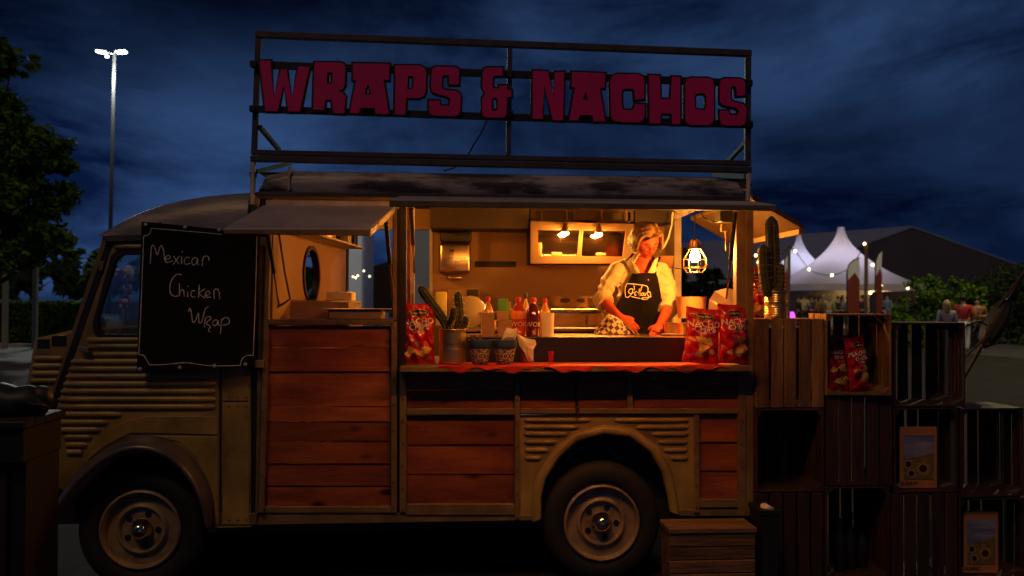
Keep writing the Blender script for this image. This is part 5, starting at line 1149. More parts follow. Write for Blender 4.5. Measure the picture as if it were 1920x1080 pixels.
# parked car behind the hedge
mat('car_paint', (.05, .07, .11), .2, coat=.8); mat('car_glass', (.015, .02, .025), .05); mat('tail', (.4, .02, .02), .3)
def car(px, Y, label, group='cars parked behind the hedge'):
    c = thing('parked_car', label, 'car', (xx(px, Y), Y, 0), 0, group); x = c.location.x; L_ = 4.3
    prof = [(-2.15, .35), (-2.15, .75), (-2.0, .88), (-1.15, .98), (-.55, 1.42), (.75, 1.45), (1.5, 1.02), (2.05, .95), (2.15, .7), (2.15, .35)]
    def pr(p, y0, y1): return [[Vector((x + a, Y + y, b)) for a, b in p] for y in (y0, y1)]
    MB().loft([[Vector((x + a, Y + y, b if b < .9 else .9 + (b - .9) * k)) for a, b in prof] for y, k in ((-.85, .0), (-.84, .1), (-.62, 1), (.62, 1), (.84, .1), (.85, 0))]).build('body', 'car_paint', c, smooth=30)
    MB().loft([[Vector((x + a, Y + y, b)) for a, b in ((-1.02, 1.0), (-.56, 1.35), (.72, 1.38), (1.3, 1.02))] for y in (-.84, -.66)]).build('side_glass', 'car_glass', c)
    for wx in (-1.35, 1.35):
        w = MB().lathe([(.2, 0), (.31, .0), (.32, .04), (.32, .18), (.2, .2)], (x + wx, Y - .88, .32), 'Y', 20).build('wheel', 'rubber', c, smooth=50); MB().lathe([(.2, .01), (.19, -.005), (.001, -.01)], (x + wx, Y - .88, .32), 'Y', 16).build('rim', 'mast', w, smooth=50)
    for hx in (-2.13, 2.10): MB().cbox((x + hx, Y - .6, .72), (.08, .25, .12)).build('headlight', 'mast', c)
    return c
car(112, 31.0, 'dark blue hatchback parked behind the clipped hedge'); car(20, 33.0, 'dark car parked behind the notice shelter and hedge')
# dark trees far behind the car park
rn = random.Random(11)
for i, (px, py, r_, Y) in enumerate(((-60, 510, 80, 60), (60, 515, 70, 62), (165, 524, 45, 64), (235, 508, 62, 46), (330, 505, 70, 50), (470, 535, 50, 66), (560, 530, 60, 68), (640, 545, 40, 70), (1120, 535, 60, 75), (1230, 530, 60, 70), (1330, 535, 60, 72))):
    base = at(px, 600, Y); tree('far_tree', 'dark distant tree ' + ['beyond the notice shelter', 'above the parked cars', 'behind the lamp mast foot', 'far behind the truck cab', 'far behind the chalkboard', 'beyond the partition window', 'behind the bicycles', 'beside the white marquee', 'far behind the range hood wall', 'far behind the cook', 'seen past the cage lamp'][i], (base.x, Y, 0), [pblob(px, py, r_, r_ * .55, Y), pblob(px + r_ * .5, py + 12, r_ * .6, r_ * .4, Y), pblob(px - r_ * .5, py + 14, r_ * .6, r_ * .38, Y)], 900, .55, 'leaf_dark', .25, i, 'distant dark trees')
# ------------------------------------------------------------------ right: shrubs, grass
Yg = 24.0
bl = [pblob(1775, 560, 62, 38, Yg), pblob(1720, 585, 45, 40, Yg), pblob(1800, 600, 60, 45, Yg), pblob(1745, 540, 38, 24, Yg), pblob(1715, 625, 45, 40, Yg), pblob(1810, 560, 36, 26, Yg), pblob(1775, 640, 60, 35, Yg)]
c = at(1770, 660, Yg); tree('leafy_shrub', 'bright green rounded shrub lit beside the marquee', (c.x, Yg, 0), bl, 11000, .075, 'leaf', .06, 21)
Yg2 = 26.5; bl = [pblob(1885, 560, 60, 60, Yg2), pblob(1920, 590, 50, 50, Yg2), pblob(1850, 590, 40, 45, Yg2), pblob(1905, 520, 40, 30, Yg2), pblob(1900, 630, 70, 30, Yg2)]
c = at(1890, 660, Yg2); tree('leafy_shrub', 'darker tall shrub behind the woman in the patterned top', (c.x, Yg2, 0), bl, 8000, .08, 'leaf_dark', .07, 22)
g = MB().add([gnd(1795, 640, .006), gnd(2300, 650, .006), gnd(2300, 612, .006), gnd(1600, 606, .006)], [(0, 1, 2, 3)]).build('lawn', 'grass'); g['kind'] = 'structure'
rn = random.Random(9); mb = MB(); a0_, a1_ = gnd(1800, 639), gnd(2050, 608)
for _ in range(6000):
    px, py = rn.uniform(1790, 1960), 606 + 33 * rn.random() ** 2; p = gnd(px, py, .006); h = rn.uniform(.04, .11); d = rn.uniform(0, 3.14); w_ = .012
    mb.add([p + Vector((w_ * math.cos(d), w_ * math.sin(d), 0)), p - Vector((w_ * math.cos(d), w_ * math.sin(d), 0)), p + Vector((rn.gauss(0, .03), rn.gauss(0, .03), h))], [(0, 1, 2)])
o = leaf_obj(mb, 'grass_blades', 'grass'); setp(o, 'short green grass blades on the lit lawn', 'grass', kind='stuff')
# ------------------------------------------------------------------ marquees
mat('canvas', (.80, .78, .82), .7, var=.12, vscale=.6)
def make_translucent(m):
    t = m.node_tree; o_ = [n for n in t.nodes if n.type == 'OUTPUT_MATERIAL'][0]; b = t.nodes['Principled BSDF']; tr = t.nodes.new('ShaderNodeBsdfTranslucent'); tr.inputs[0].default_value = (.75, .74, .85, 1); mx = t.nodes.new('ShaderNodeMixShader'); mx.inputs[0].default_value = .45
    t.links.new(b.outputs[0], mx.inputs[1]); t.links.new(tr.outputs[0], mx.inputs[2]); t.links.new(mx.outputs[0], o_.inputs['Surface'])
make_translucent(M('canvas'))
mat('tent_fill_lamp', (1, 1, 1), .5, emit=(.80, .80, 1.0), estr=210); mat('canvas_grey', (.075, .072, .092), .8, var=.25, vscale=.25); mat('canvas_roof', (.20, .25, .40), .7, var=.15, vscale=.3); mat('tent_dark', (.03, .03, .035), .8)
mat('warm_glow', (1, .6, .2), .5, emit=(1, .55, .16), estr=22); mat('purple_light', (.6, .1, .8), .5, emit=(.75, .10, .95), estr=1.6)
def pagoda(px, py_top, wpx, py_eave, Y, label, val=10):
    s = (Y + 4.7) / F; c = at(px, py_top, Y + wpx * s / 2); w = wpx * s / 2; cx, cy = c.x, Y + w; ze = zz(px, py_eave, Y); zt = c.z
    t = thing('pagoda_tent', label, 'tent', (cx, cy, 0), 0, 'white pagoda tents')
    rings = []; n = 10
    for i in range(n + 1):
        f = i / n; k = (1 - f) ** 1.75 * .95 + .05; z = ze + (zt - ze) * f
        e = w * max(.05, k); ring = []
        for q in range(32):
            a = 2 * math.pi * (q + .5) / 32; m_ = max(abs(math.cos(a)), abs(math.sin(a))); sq = 1 / m_; mixf = f ** .5; rr = e * (sq * (1 - mixf) + 1.08 * mixf); ring.append(Vector((cx + rr * math.cos(a), cy + rr * math.sin(a), z)))
        rings.append(ring)
    MB().loft(rings).build('roof', 'canvas', t, smooth=60)
    for sx, sy, ex, ey in ((-1, -1, 1, -1), (1, -1, 1, 1), (1, 1, -1, 1), (-1, 1, -1, -1)):
        MB().bar((cx + sx * w, cy + sy * w, ze - val * s / 2), (cx + ex * w, cy + ey * w, ze - val * s / 2), .03, val * s).build('valance', 'canvas', t)
    for sx in (-1, 1):
        for sy in (-1, 1): MB().box((cx + sx * (w - .06) - .05, cy + sy * (w - .06) - .05, 0), (cx + sx * (w - .06) + .05, cy + sy * (w - .06) + .05, ze)).build('pole', 'mast', t)
    MB().sphere((cx, cy, ze + .5), .13).build('tent_fill_lamp', 'tent_fill_lamp', t, smooth=True)  # added fill lamp inside the tent, makes canvas and crowd brighter
    return t, cx, cy, w, ze
YM = 42.0
t1, cx, cy, w, ze = pagoda(1577, 426, 236, 532, YM, 'large white peaked pagoda tent with people under its valance', 13)
MB().box((cx - w * .98, cy + w - .02, 0), (cx + w, cy + w + .03, ze)).build('back_wall', 'tent_dark', t1)
MB().box((cx + w * .40, cy + w * .5, ze - .06), (cx + w * .98, cy + w * .9, ze - .02)).build('warm_light_panel', 'warm_glow', t1)
for k in range(14): MB().box((cx + w * .38 + k * w * .045, cy - w + .03, ze - 1.6 + .3 * (k % 2)), (cx + w * .38 + k * w * .045 + .05, cy - w + .05, ze - .14)).build('wooden_slat', 'wood_crate', t1)
t2, c2x, c2y, w2_, ze2 = pagoda(1498, 440, 150, 528, YM + 7.5, 'smaller white pagoda tent behind the large one', 10)
pl = MB().box((xx(1479, 40.5), 40.5, .23), (xx(1492, 40.5), 40.56, 1.05)).build('purple_screen', 'purple_light'); setp(pl, 'purple glowing screen under the tents behind the crowd', 'screen')
# big hall tent
YHt = 80.0
HT = thing('hall_tent', 'huge dark grey gabled hall tent behind the white pagodas', 'tent', at(1710, 600, YHt) * 1); HT.location.z = 0; WM[HT.name] = Matrix.Translation(HT.location)
gp = [at(1712, 429, YHt), at(2090, 565, YHt), at(2090, 600, YHt), at(1420, 600, YHt), at(1420, 536, YHt)]
for v in gp[2:4]: v.z = 0
MB().prism([gp[0], gp[1], gp[2], gp[3], gp[4]], (0, .3, 0)).build('gable_wall', 'canvas_grey', HT)
rp_ = [gp[0] + Vector((0, -.02, .12)), gp[4] + Vector((0, -.02, .12))]
bk = [gp[0] + Vector((-16, 30, .2)), gp[4] + Vector((-16, 30, .2))]
MB().add([rp_[0], rp_[1], bk[1], bk[0], rp_[0] + Vector((0, 0, .2)), rp_[1] + Vector((0, 0, .2)), bk[1] + Vector((0, 0, .2)), bk[0] + Vector((0, 0, .2))], [(0, 1, 2, 3), (7, 6, 5, 4), (0, 4, 5, 1), (1, 5, 6, 2), (2, 6, 7, 3), (3, 7, 4, 0)]).build('roof', 'canvas_roof', HT)
r2 = [gp[0] + Vector((0, .01, .1)), gp[1] + Vector((0, .01, .1))]; MB().add(r2 + [r2[1] + Vector((-16, 30, .1)), r2[0] + Vector((-16, 30, .1))] + [v + Vector((0, 0, .2)) for v in r2 + [r2[1] + Vector((-16, 30, .1)), r2[0] + Vector((-16, 30, .1))]], [(0, 1, 2, 3), (7, 6, 5, 4), (0, 4, 5, 1), (1, 5, 6, 2), (2, 6, 7, 3), (3, 7, 4, 0)]).build('roof', 'canvas_roof', HT)
# festoon poles, string and bulbs
Yf = 36.0; mat('fest_bulb', (1, .9, .7), .5, emit=(1, .72, .30), estr=14); mat('pole_brown', (.10, .06, .035), .7)
def pole(px, yt, Y, label, w_=7):
    s = (Y + 4.7) / F; o = MB().tube([(xx(px, Y), Y, 0), at(px + 1.5, yt, Y)], w_ * s / 2, 10).build('wooden_pole', 'pole_brown', smooth=60); return setp(o, label, 'pole', 'festoon light poles')
pole(1623, 456, Yf, 'tall wooden pole carrying festoon bulbs before the large tent'); pole(1478, 459, Yf, 'wooden pole carrying festoon bulbs beside the cactus', 6); pole(1417, 478, Yf, 'wooden festoon pole seen behind the rear hatch edge', 6)
FS = thing('festoon_string', 'drooping string of glowing festoon bulbs across the tents', 'string lights', at(1560, 540, Yf))
pts = [(1478, 462), (1491, 471), (1517, 504), (1540, 514), (1560, 515.5), (1580, 510), (1600, 494), (1622, 458)]
MB().tube([at(x, y, Yf - .1) for x, y in smoothpts(pts)], .02, 6).build('wire', 'black', FS, smooth=True)
for x, y in ((1491, 471), (1517, 505), (1560, 516), (1599, 494), (1621, 457), (1636, 497), (1652, 535), (1632, 549), (1702, 540)): MB().sphere(at(x, y, Yf - .12), .058, (1, 1, 1.1)).build('bulb', 'fest_bulb', FS, smooth=True)
FS2 = thing('festoon_string', 'pair of glowing festoon bulbs hanging behind the rear hatch', 'string lights', at(1420, 500, Yf))
MB().tube([at(1417, 480, Yf - .1), at(1422, 492, Yf - .1), at(1440, 500, Yf - .1), at(1478, 466, Yf - .1)], .02, 6).build('wire', 'black', FS2)
for x, y in ((1417, 479), (1422, 492)): MB().sphere(at(x, y, Yf - .12), .055, (1, 1, 1.1)).build('bulb', 'fest_bulb', FS2, smooth=True)
# beach flags
mat('flag_white', (.72, .72, .80), .7); mat('flag_red', (.20, .022, .012), .7)
def flag(pix, split, Y, label, bend):
    t = thing('beach_flag', label, 'flag', at(pix[0][0], 600, Y), 0, 'beach flags before the tents'); t.location.z = 0; WM[t.name] = Matrix.Translation(t.location)
    top = [p for p in pix if p[1] <= split]; 
    xl, xr = min(p[0] for p in pix), max(p[0] for p in pix); m_ = (xl + xr) / 2
    up = [p for p in pix if p[1] < split]; 
    MB().ppoly(up + [(xr, split), (m_ + 2, split - 14), (xl, split)], Y, .02).build('sail', 'flag_white', t); MB().ppoly([(xl, split), (m_ + 2, split - 14), (xr, split), (xr - 1, 640), (xl, 640)], Y, .02).build('sail', 'flag_red', t)
    MB().tube([at(x, y, Y + .03) for x, y in bend] + [(at(bend[-1][0], 600, Y).x, Y + .03, 0)], .035, 8).build('pole', 'black', t, smooth=True)
flag([(1590, 505), (1597, 492), (1611, 485), (1612, 500)], 525, 33.0, 'wide red and white beach flag before the large tent', [(1611, 484), (1600, 488), (1592, 496), (1588, 510), (1588, 600)])
flag([(1643, 490), (1647, 478), (1654, 470), (1653, 500)], 517, 33.5, 'narrow red and white beach flag beside the tall wooden pole', [(1654, 470), (1647, 477), (1642, 490), (1640, 590)])
flag([(1470, 500), (1473, 484), (1477, 475), (1477, 500)], 516, 33.0, 'red and white beach flag half hidden by the cactus', [(1478, 474), (1472, 486), (1470, 500), (1469, 590)])
# leaning dark parasol at the right edge
YP = .75
PS = thing('folded_parasol', 'dark folded parasol leaning behind the crates with loose straps', 'parasol', (at(1790, 760, YP).x, YP, .004))
A, B = at(1945, 468, YP), at(1846, 640, YP); d = (A - B).normalized(); foot = B + (B - A).normalized() * ((B.z - .004) / d.z)
MB().tube([foot, B, A + d * .4], .012, 10).build('pole', 'black', PS, smooth=True); MB().tube([at(1872, 575, YP - .04), at(1928, 500, YP - .04), at(1960, 455, YP - .04)], .008, 8).build('pole', 'black', PS, smooth=True)
rings = []
for x, y, r_ in ((1892, 560, .012), (1884, 572, .045), (1876, 590, .062), (1868, 605, .066), (1857, 622, .062), (1848, 640, .048), (1843, 650, .015)):
    p = at(x, y, YP); u = Vector((d.z, 0, -d.x)); rings.append([p + (u * math.cos(2 * math.pi * k / 16) + Vector((0, 1, 0)) * math.sin(2 * math.pi * k / 16)) * r_ * (1 + .16 * math.cos(5 * 2 * math.pi * k / 16)) for k in range(16)])
MB().loft(rings).build('canopy', 'black', PS, smooth=80)
for pp in ([(1850, 610), (1835, 603), (1812, 611)], [(1852, 632), (1840, 640), (1808, 672)], [(1880, 600), (1878, 625), (1868, 645), (1852, 645)], [(1838, 602), (1830, 612), (1826, 622)]): MB().tube([at(x, y, YP - .05) for x, y in smoothpts(pp)], .006, 6).build('strap', 'black', PS, smooth=True)
# ------------------------------------------------------------------ behind the open far door: marquee block, bicycles
Yb = 17.0
o = MB().box((xx(600, 48), 48, 0), (xx(681, 48), 55, zz(660, 440, 48) + .6)).build('party_tent', 'canvas', bevel=.1); setp(o, 'tall plain white tent wall seen through the far door', 'tent')
mat('canvas_shade', (.20, .19, .20), .8, var=.2, vscale=.4)
o = MB().box((xx(768, 40), 40, zz(790, 515, 40)), (xx(816, 40), 46, zz(790, 425, 40) + .6)).build('party_tent', 'canvas_shade', bevel=.1); setp(o, 'grey tent wall seen between the hatch post and dryer', 'tent'); o.location.z = 0; o.scale.z = 2.2
o = MB().prism([at(690, 502, 60), at(745, 485, 60), at(745, 600, 60), at(690, 600, 60)], (0, 6, 0)).build('far_barn', 'dark_brown'); setp(o, 'dark barn roof slope seen through the far door', 'barn')
mat('far_lamp', (1, .9, .5), .5, emit=(1, .85, .4), estr=5)
for x, y in ((693, 518), (682, 508), (662, 519), (667, 521), (671, 517)):
    o = MB().sphere(at(x, y, 44), .05).build('far_lamp', 'far_lamp', smooth=True); setp(o, 'small yellow lamp glowing far behind the bicycles', 'lamp', 'far yellow lamps')
mat('bike', (.22, .22, .25), .35); mat('bike_metal', (.65, .65, .68), .25, metal=.9); mat('basket', (.42, .38, .34), .6)
def bicycle(x, y, rz, label):
    b = thing('bicycle', label, 'bicycle', (x, y, 0), rz, 'parked bicycles beyond the far door')
    def T(pts, r_, n, m, par=b, k=6): return MB().tube(pts, r_, k).build(n, m, par, smooth=True, local=True)
    for wy in (-.53, .53):
        w = MB().tube([(0, wy + .34 * math.cos(2 * math.pi * k / 24), .34 + .34 * math.sin(2 * math.pi * k / 24)) for k in range(25)], .02, 6).build('wheel', 'rubber', b, smooth=True, local=True)
        sp = MB()
        for k in range(10): a = 2 * math.pi * k / 10; sp.tube([(0, wy, .34), (0, wy + .33 * math.cos(a), .34 + .33 * math.sin(a))], .003, 3)
        sp.build('spokes', 'bike_metal', w, local=True)
    T([(0, .53, .34), (0, .12, .30), (0, .2, .80), (0, .53, .34)], .016, 'frame', 'bike'); T([(0, .12, .30), (0, -.38, .72), (0, .18, .68)], .018, 'frame', 'bike')
    T([(0, -.53, .34), (0, -.40, .70), (0, -.36, 1.02)], .016, 'fork', 'bike_metal'); T([(-.28, -.18, 1.04), (-.22, -.30, 1.06), (0, -.36, 1.02), (.22, -.30, 1.06), (.28, -.18, 1.04)], .014, 'handlebar', 'bike_metal')
    MB().loft([[Vector((sx * a, .2 + sy * c_, z)) for sx, sy in ((-1, -1), (1, -1), (1, 1), (-1, 1))] for a, c_, z in ((.05, .11, .84), (.09, .13, .90))]).build('saddle', 'bike', b, bevel=.02, local=True)
    MB().loft([[Vector((sx * a, -.58 + sy * c_, z)) for sx, sy in ((-1, -1), (1, -1), (1, 1), (-1, 1))] for a, c_, z in ((.13, .10, .74), (.19, .15, 1.0), (.18, .14, 1.0), (.12, .09, .75))]).build('basket', 'basket', b, local=True)
    MB().sphere((0, -.5, .68), .045).build('headlamp', 'bike_metal', b, smooth=True, local=True)
    T([(0, .5, .72), (0, .28, .72)], .05, 'rack', 'bike')
    return b
first = bicycle(0, 0, 0, 'parked city bicycle with front basket seen through the far door')
spots = [(664, 23.0), (680, 23.2), (696, 23.0), (712, 23.3), (728, 23.1), (658, 35.5), (671, 35.8), (684, 35.5), (697, 35.8), (710, 35.6), (724, 35.4), (784, 23.2), (799, 23.0), (783, 35.4), (795, 35.7), (807, 35.5)]
for i, (px, Y) in enumerate(spots):
    b = first if i == 0 else copy_tree(first)
    b.location = (xx(px, Y), Y, 0); b.rotation_euler[2] = R(random.uniform(-14, 14))
# balloons seen through the cab windows
mat('balloon_purple', (.14, .08, .42), .3); mat('balloon_white', (.75, .75, .78), .3); mat('balloon_orange', (.65, .20, .03), .3); mat('balloon_blue', (.06, .06, .30), .3)
YBn = 9.0
def balloon(px, py, r_, m, label):
    s = (YBn + 4.7) / F; c = at(px, py, YBn + random.uniform(-.1, .1)); rr = r_ * s
    b = thing('balloon', label, 'balloon', (c.x, c.y, c.z - rr * 1.2), 0, 'balloons on the garland')
    MB().lathe([(rr * math.sin(math.pi * k / 12) * (1 if k > 6 else .94 + .01 * k) + .0006, -rr * 1.15 * math.cos(math.pi * k / 12)) for k in range(13)], c, 'Z', 18).build('skin', m, b, smooth=True); MB().lathe([(rr * .12, -rr * 1.3), (rr * .03, -rr * 1.12)], c, 'Z', 8).build('knot', m, b)
balloon(222, 524, 16, 'balloon_purple', 'big purple balloon seen through the cab window'); balloon(240, 512, 11, 'balloon_white', 'big white balloon beside the purple balloon in the cab window'); balloon(208, 527, 12, 'balloon_purple', 'second purple balloon low in the cab window')
for i in range(14):
    px = 228 + (i % 3) * 7 + random.uniform(-1, 1); py = 538 + (i // 3) * 9; m = ('balloon_white', 'balloon_blue')[i % 2] if i < 9 else ('balloon_white', 'balloon_orange')[i % 2]
    balloon(px, py, 5, m, {'balloon_white': 'small white balloon on the garland in the cab window', 'balloon_blue': 'small dark blue balloon on the garland in the cab window', 'balloon_orange': 'small orange balloon low on the garland in the cab window'}[m])
o = MB().tube([at(244, 500, YBn + .2), at(236, 590, YBn + .2), (at(236, 590, YBn).x, YBn + .2, 0)], .02, 8).build('garland_pole', 'mast', smooth=True); setp(o, 'thin pole carrying the balloon garland', 'pole')
# ================================================================== people
from mathutils.bvhtree import BVHTree
def eval_mesh(me, mods):
    o = bpy.data.objects.new('tmp', me); COL.objects.link(o)
    for t, kw in mods:
        m = o.modifiers.new(t, t)
        for k, v in kw.items(): setattr(m, k, v)
    dg = bpy.context.evaluated_depsgraph_get(); dg.update()
    r = bpy.data.meshes.new_from_object(o.evaluated_get(dg)); bpy.data.objects.remove(o); return r
def skin_mesh(nodes, edges, root=0, sub=2):
    me = bpy.data.meshes.new('sk'); me.from_pydata([n[0] for n in nodes], edges, [])
    o = bpy.data.objects.new('tmp', me); COL.objects.link(o); o.modifiers.new('s', 'SKIN').use_smooth_shade = True
    for i, n in enumerate(nodes):
        r = n[1]; sv = me.skin_vertices[0].data[i]; sv.radius = (r, r) if not isinstance(r, tuple) else r; sv.use_root = (i == root)
    m = o.modifiers.new('u', 'SUBSURF'); m.levels = m.render_levels = sub
    dg = bpy.context.evaluated_depsgraph_get(); dg.update()
    r = bpy.data.meshes.new_from_object(o.evaluated_get(dg)); bpy.data.objects.remove(o); bpy.data.meshes.remove(me); return r
def join(meshes):
    bm = bmesh.new()
    for m in meshes: bm.from_mesh(m)
    r = bpy.data.meshes.new('j'); bm.to_mesh(r); bm.free(); return r
# ---------------- the cook
def V(px, py, Y): return tuple(at(px, py, Y))
WO = thing('person', 'blonde person in a white shirt and dark apron bending over the griddle', 'person', (at(1198, 640, 1.0).x, 1.0, zf))
fx = at(1198, 640, 1.0).x
sk = [(V(1198, 640, 1.02), (.15, .12)), (V(1198, 600, 1.01), (.13, .105)), (V(1199, 560, .99), (.135, .11)), (V(1200, 525, .975), (.15, .11)), (V(1203, 505, .97), (.10, .08)), (V(1207, 490, .955), (.058, .058)), (V(1210, 476, .915), (.052, .055)),
      (V(1168, 505, .975), .052), (V(1152, 511, .965), .044), (V(1138, 537, .93), .042), (V(1130, 560, .89), .042), (V(1141, 575, .80), .038), (V(1157, 590, .71), .028), (V(1164, 596, .685), .026),
      (V(1234, 508, .975), .052), (V(1246, 516, .965), .044), (V(1253, 547, .94), .042), (V(1254, 572, .90), .042), (V(1247, 590, .80), .038), (V(1238, 606, .71), .028), (V(1235, 612, .685), .026),
      ((fx - .09, 1.02, 1.20), .095), ((fx - .10, 1.0, .88), .062), ((fx - .10, 1.03, .52), .042), ((fx - .10, .93, .478), .036),
      ((fx + .09, 1.02, 1.20), .095), ((fx + .10, 1.0, .88), .062), ((fx + .10, 1.03, .52), .042), ((fx + .10, .93, .478), .036)]
ed = [(0, 1), (1, 2), (2, 3), (3, 4), (4, 5), (5, 6), (3, 7), (7, 8), (8, 9), (9, 10), (10, 11), (11, 12), (12, 13), (3, 14), (14, 15), (15, 16), (16, 17), (17, 18), (18, 19), (19, 20), (0, 21), (21, 22), (22, 23), (23, 24), (0, 25), (25, 26), (26, 27), (27, 28)]
body = skin_mesh(sk, ed, 0, 2)
# head: shaped ellipsoid with brow, sockets, nose, lips, chin
HC = Vector(V(1212, 451, .87)); HR = Matrix.Rotation(R(15), 3, 'Z') @ Matrix.Rotation(R(40), 3, 'X') @ Matrix.Rotation(R(-8), 3, 'Y')
def hp(x, y, z): return HC + HR @ Vector((x, y, z))
def headpt(d):
    x, y, z = d.x * .080, d.y * .100, d.z * .120
    if z < 0: k = 1 - .34 * (min(1, -z / .115)) ** 1.6; x *= k; y *= (1 - .10 * (-z / .115)) if y > 0 else 1
    if y < 0:
        G = lambda cx, cz, sx, sz: math.exp(-((x - cx) / sx) ** 2 - ((z - cz) / sz) ** 2)
        fr = min(1, -d.y * 1.6)
        y += .010 * fr * (1 - abs(d.z))                         # flatten the face
        y -= fr * (.026 * G(0, -.022, .011, .016) + .012 * G(0, .004, .009, .022) + .006 * G(0, .030, .045, .010))
        y += fr * (.011 * (G(-.030, .010, .016, .011) + G(.030, .010, .016, .011)))
        y -= fr * (.010 * G(0, -.058, .020, .007) + .011 * G(0, -.092, .022, .016) + .006 * (G(-.040, -.022, .018, .018) + G(.040, -.022, .018, .018)))
        y += fr * .006 * G(0, -.0585, .018, .0022) + fr * .005 * G(0, -.075, .024, .006)
    return Vector((x, y, z))
rings = []; NU, NV = 56, 44
for j in range(NV + 1):
    t = math.pi * j / NV; rr = max(1e-3, math.sin(t)); rings.append([HC + HR @ headpt(Vector((rr * math.cos(2 * math.pi * k / NU), rr * math.sin(2 * math.pi * k / NU), -math.cos(t)))) for k in range(NU)])
hm = MB().loft(rings)
for s_ in (-1, 1): hm.sphere(hp(s_ * .077, .012, -.006), .028, (.35, .7, 1.1), 10, 8)
# hands
def hand(wr, dirv, side, curl, spread):
    """palm plus five finger chains; dirv = direction of the palm, side = thumb side"""
    wr = Vector(wr); d = Vector(dirv).normalized(); s_ = Vector(side); s_ = (s_ - d * s_.dot(d)).normalized(); n = d.cross(s_).normalized()
    if n.z > 0: n = -n                                       # palm normal looks down
    ms = [MB().loft([[wr + d * a + (s_ * math.cos(2 * math.pi * k / 14) * w_ + n * math.sin(2 * math.pi * k / 14) * h_) for k in range(14)] for a, w_, h_ in ((-.03, .024, .020), (0, .028, .019), (.04, .040, .017), (.075, .042, .016), (.092, .036, .012))]).mesh('p')]
    for i, (off, L_) in enumerate(((.030, .068), (.010, .076), (-.010, .072), (-.029, .056))):
        p = wr + d * .082 + s_ * off; nodes = [(tuple(p - d * .02), .0095)]; a = .25; dd = d + s_ * (off * spread)
        for q, f in enumerate((.45, .32, .25)):
            a += curl * (.7 + .25 * i * .3); v = (dd * math.cos(a) + n * math.sin(a)).normalized(); p = p + v * L_ * f; nodes.append((tuple(p), .0092 - .0009 * q))
        ms.append(skin_mesh(nodes, [(0, 1), (1, 2), (2, 3)], 0, 1))
    p = wr + d * .028 + s_ * .030; nodes = [(tuple(wr + d * .02 + s_ * .012), .012), (tuple(p), .0115)]
    for q, f in enumerate((.030, .026)):
        v = (d * .75 + s_ * (.55 - .35 * q) + n * (.35 + .2 * q)).normalized(); p = p + v * f; nodes.append((tuple(p), .0105 - .001 * q))
    ms.append(skin_mesh(nodes, [(0, 1), (1, 2), (2, 3)], 0, 1)); return ms
w1_, w2_ = Vector(V(1163, 595, .69)), Vector(V(1236, 611, .69))
h1_ = hand(w1_, Vector((.050, -.035, -.045)), Vector((1, -.2, .1)), .42, 3.0); h2_ = hand(w2_, Vector((-.028, -.055, -.030)), Vector((-1, -.3, .1)), .34, 3.0)
skinme = eval_mesh(join([body, hm.mesh('h')] + h1_ + h2_), [('REMESH', dict(mode='VOXEL', voxel_size=.0048)), ('SMOOTH', dict(factor=.4, iterations=2))])
link_mesh('body', skinme, 'skin_redlit', WO, True)
# face details
mat('eye_white', (.30, .18, .12), .3); mat('iris', (.03, .02, .015), .2); mat('lips', (.16, .010, .010), .3); mat('brow', (.035, .015, .006), .8)
def onface(x, z, lift=.001):
    best = None
    for j in range(60):
        pass
    # march on the head function: solve d for given x,z
    d = Vector((x / .076, -1, z / .115)); d.y = -math.sqrt(max(.02, 1 - d.x ** 2 - d.z ** 2)); p = headpt(d.normalized()); return hp(x, p.y - lift, z)
for s_ in (-1, 1):
    c = onface(s_ * .030, .006, -.003); e = MB().sphere(c, .0085, (1.25, .6, .55), 12, 8).build('eye', 'eye_white', WO, smooth=True); MB().sphere(c + HR @ Vector((.002, -.005, -.003)), .0042, (1, .6, 1), 8, 6).build('iris', 'iris', e, smooth=True)
    MB().tube([onface(s_ * (.014 + .034 * t), .027 + .006 * math.sin(math.pi * t), .001) for t in (0, .25, .5, .75, 1)], [.002, .0048, .005, .004, .0014], 6).build('eyebrow', 'brow', WO, smooth=True)
    MB().tube([onface(s_ * (.018 + .026 * t), .010 + .004 * math.sin(math.pi * t), .0015) for t in (0, .33, .66, 1)], .0034, 5).build('eyelid', 'brow', WO)
MB().tube([onface(x, -.0565 + .001 * abs(x) / .02 + .004 * (abs(x) / .024) ** 2, .0005) for x in (-.024, -.012, 0, .012, .024)], [.001, .0034, .003, .0034, .001], 6).build('upper_lip', 'lips', WO, smooth=True)
MB().tube([onface(x, -.0645 + .006 * (abs(x) / .022) ** 2, .0005) for x in (-.022, -.011, 0, .011, .022)], [.001, .004, .0045, .004, .001], 6).build('lower_lip', 'lips', WO, smooth=True)
GS = thing('glasses', 'thin dark glasses on the cook\'s nose', 'glasses', tuple(hp(0, -.1, 0)))
mat('glasses_dark', (.012, .007, .005), .8)
for s_ in (-1, 1):
    MB().tube([hp(s_ * .031 + .021 * math.cos(2 * math.pi * k / 18), -.103, .004 + .016 * math.sin(2 * math.pi * k / 18)) for k in range(19)], 0.0020, 5).build('rim', 'glasses_dark', GS); MB().tube([hp(s_ * .052, -.102, .006), hp(s_ * .074, -.06, .008), hp(s_ * .080, .012, .006)], 0.0020, 5).build('temple', 'glasses_dark', GS)
MB().tube([hp(-.010, -.103, .006), hp(0, -.107, .008), hp(.010, -.103, .006)], 0.0020, 5).build('bridge', 'glasses_dark', GS)
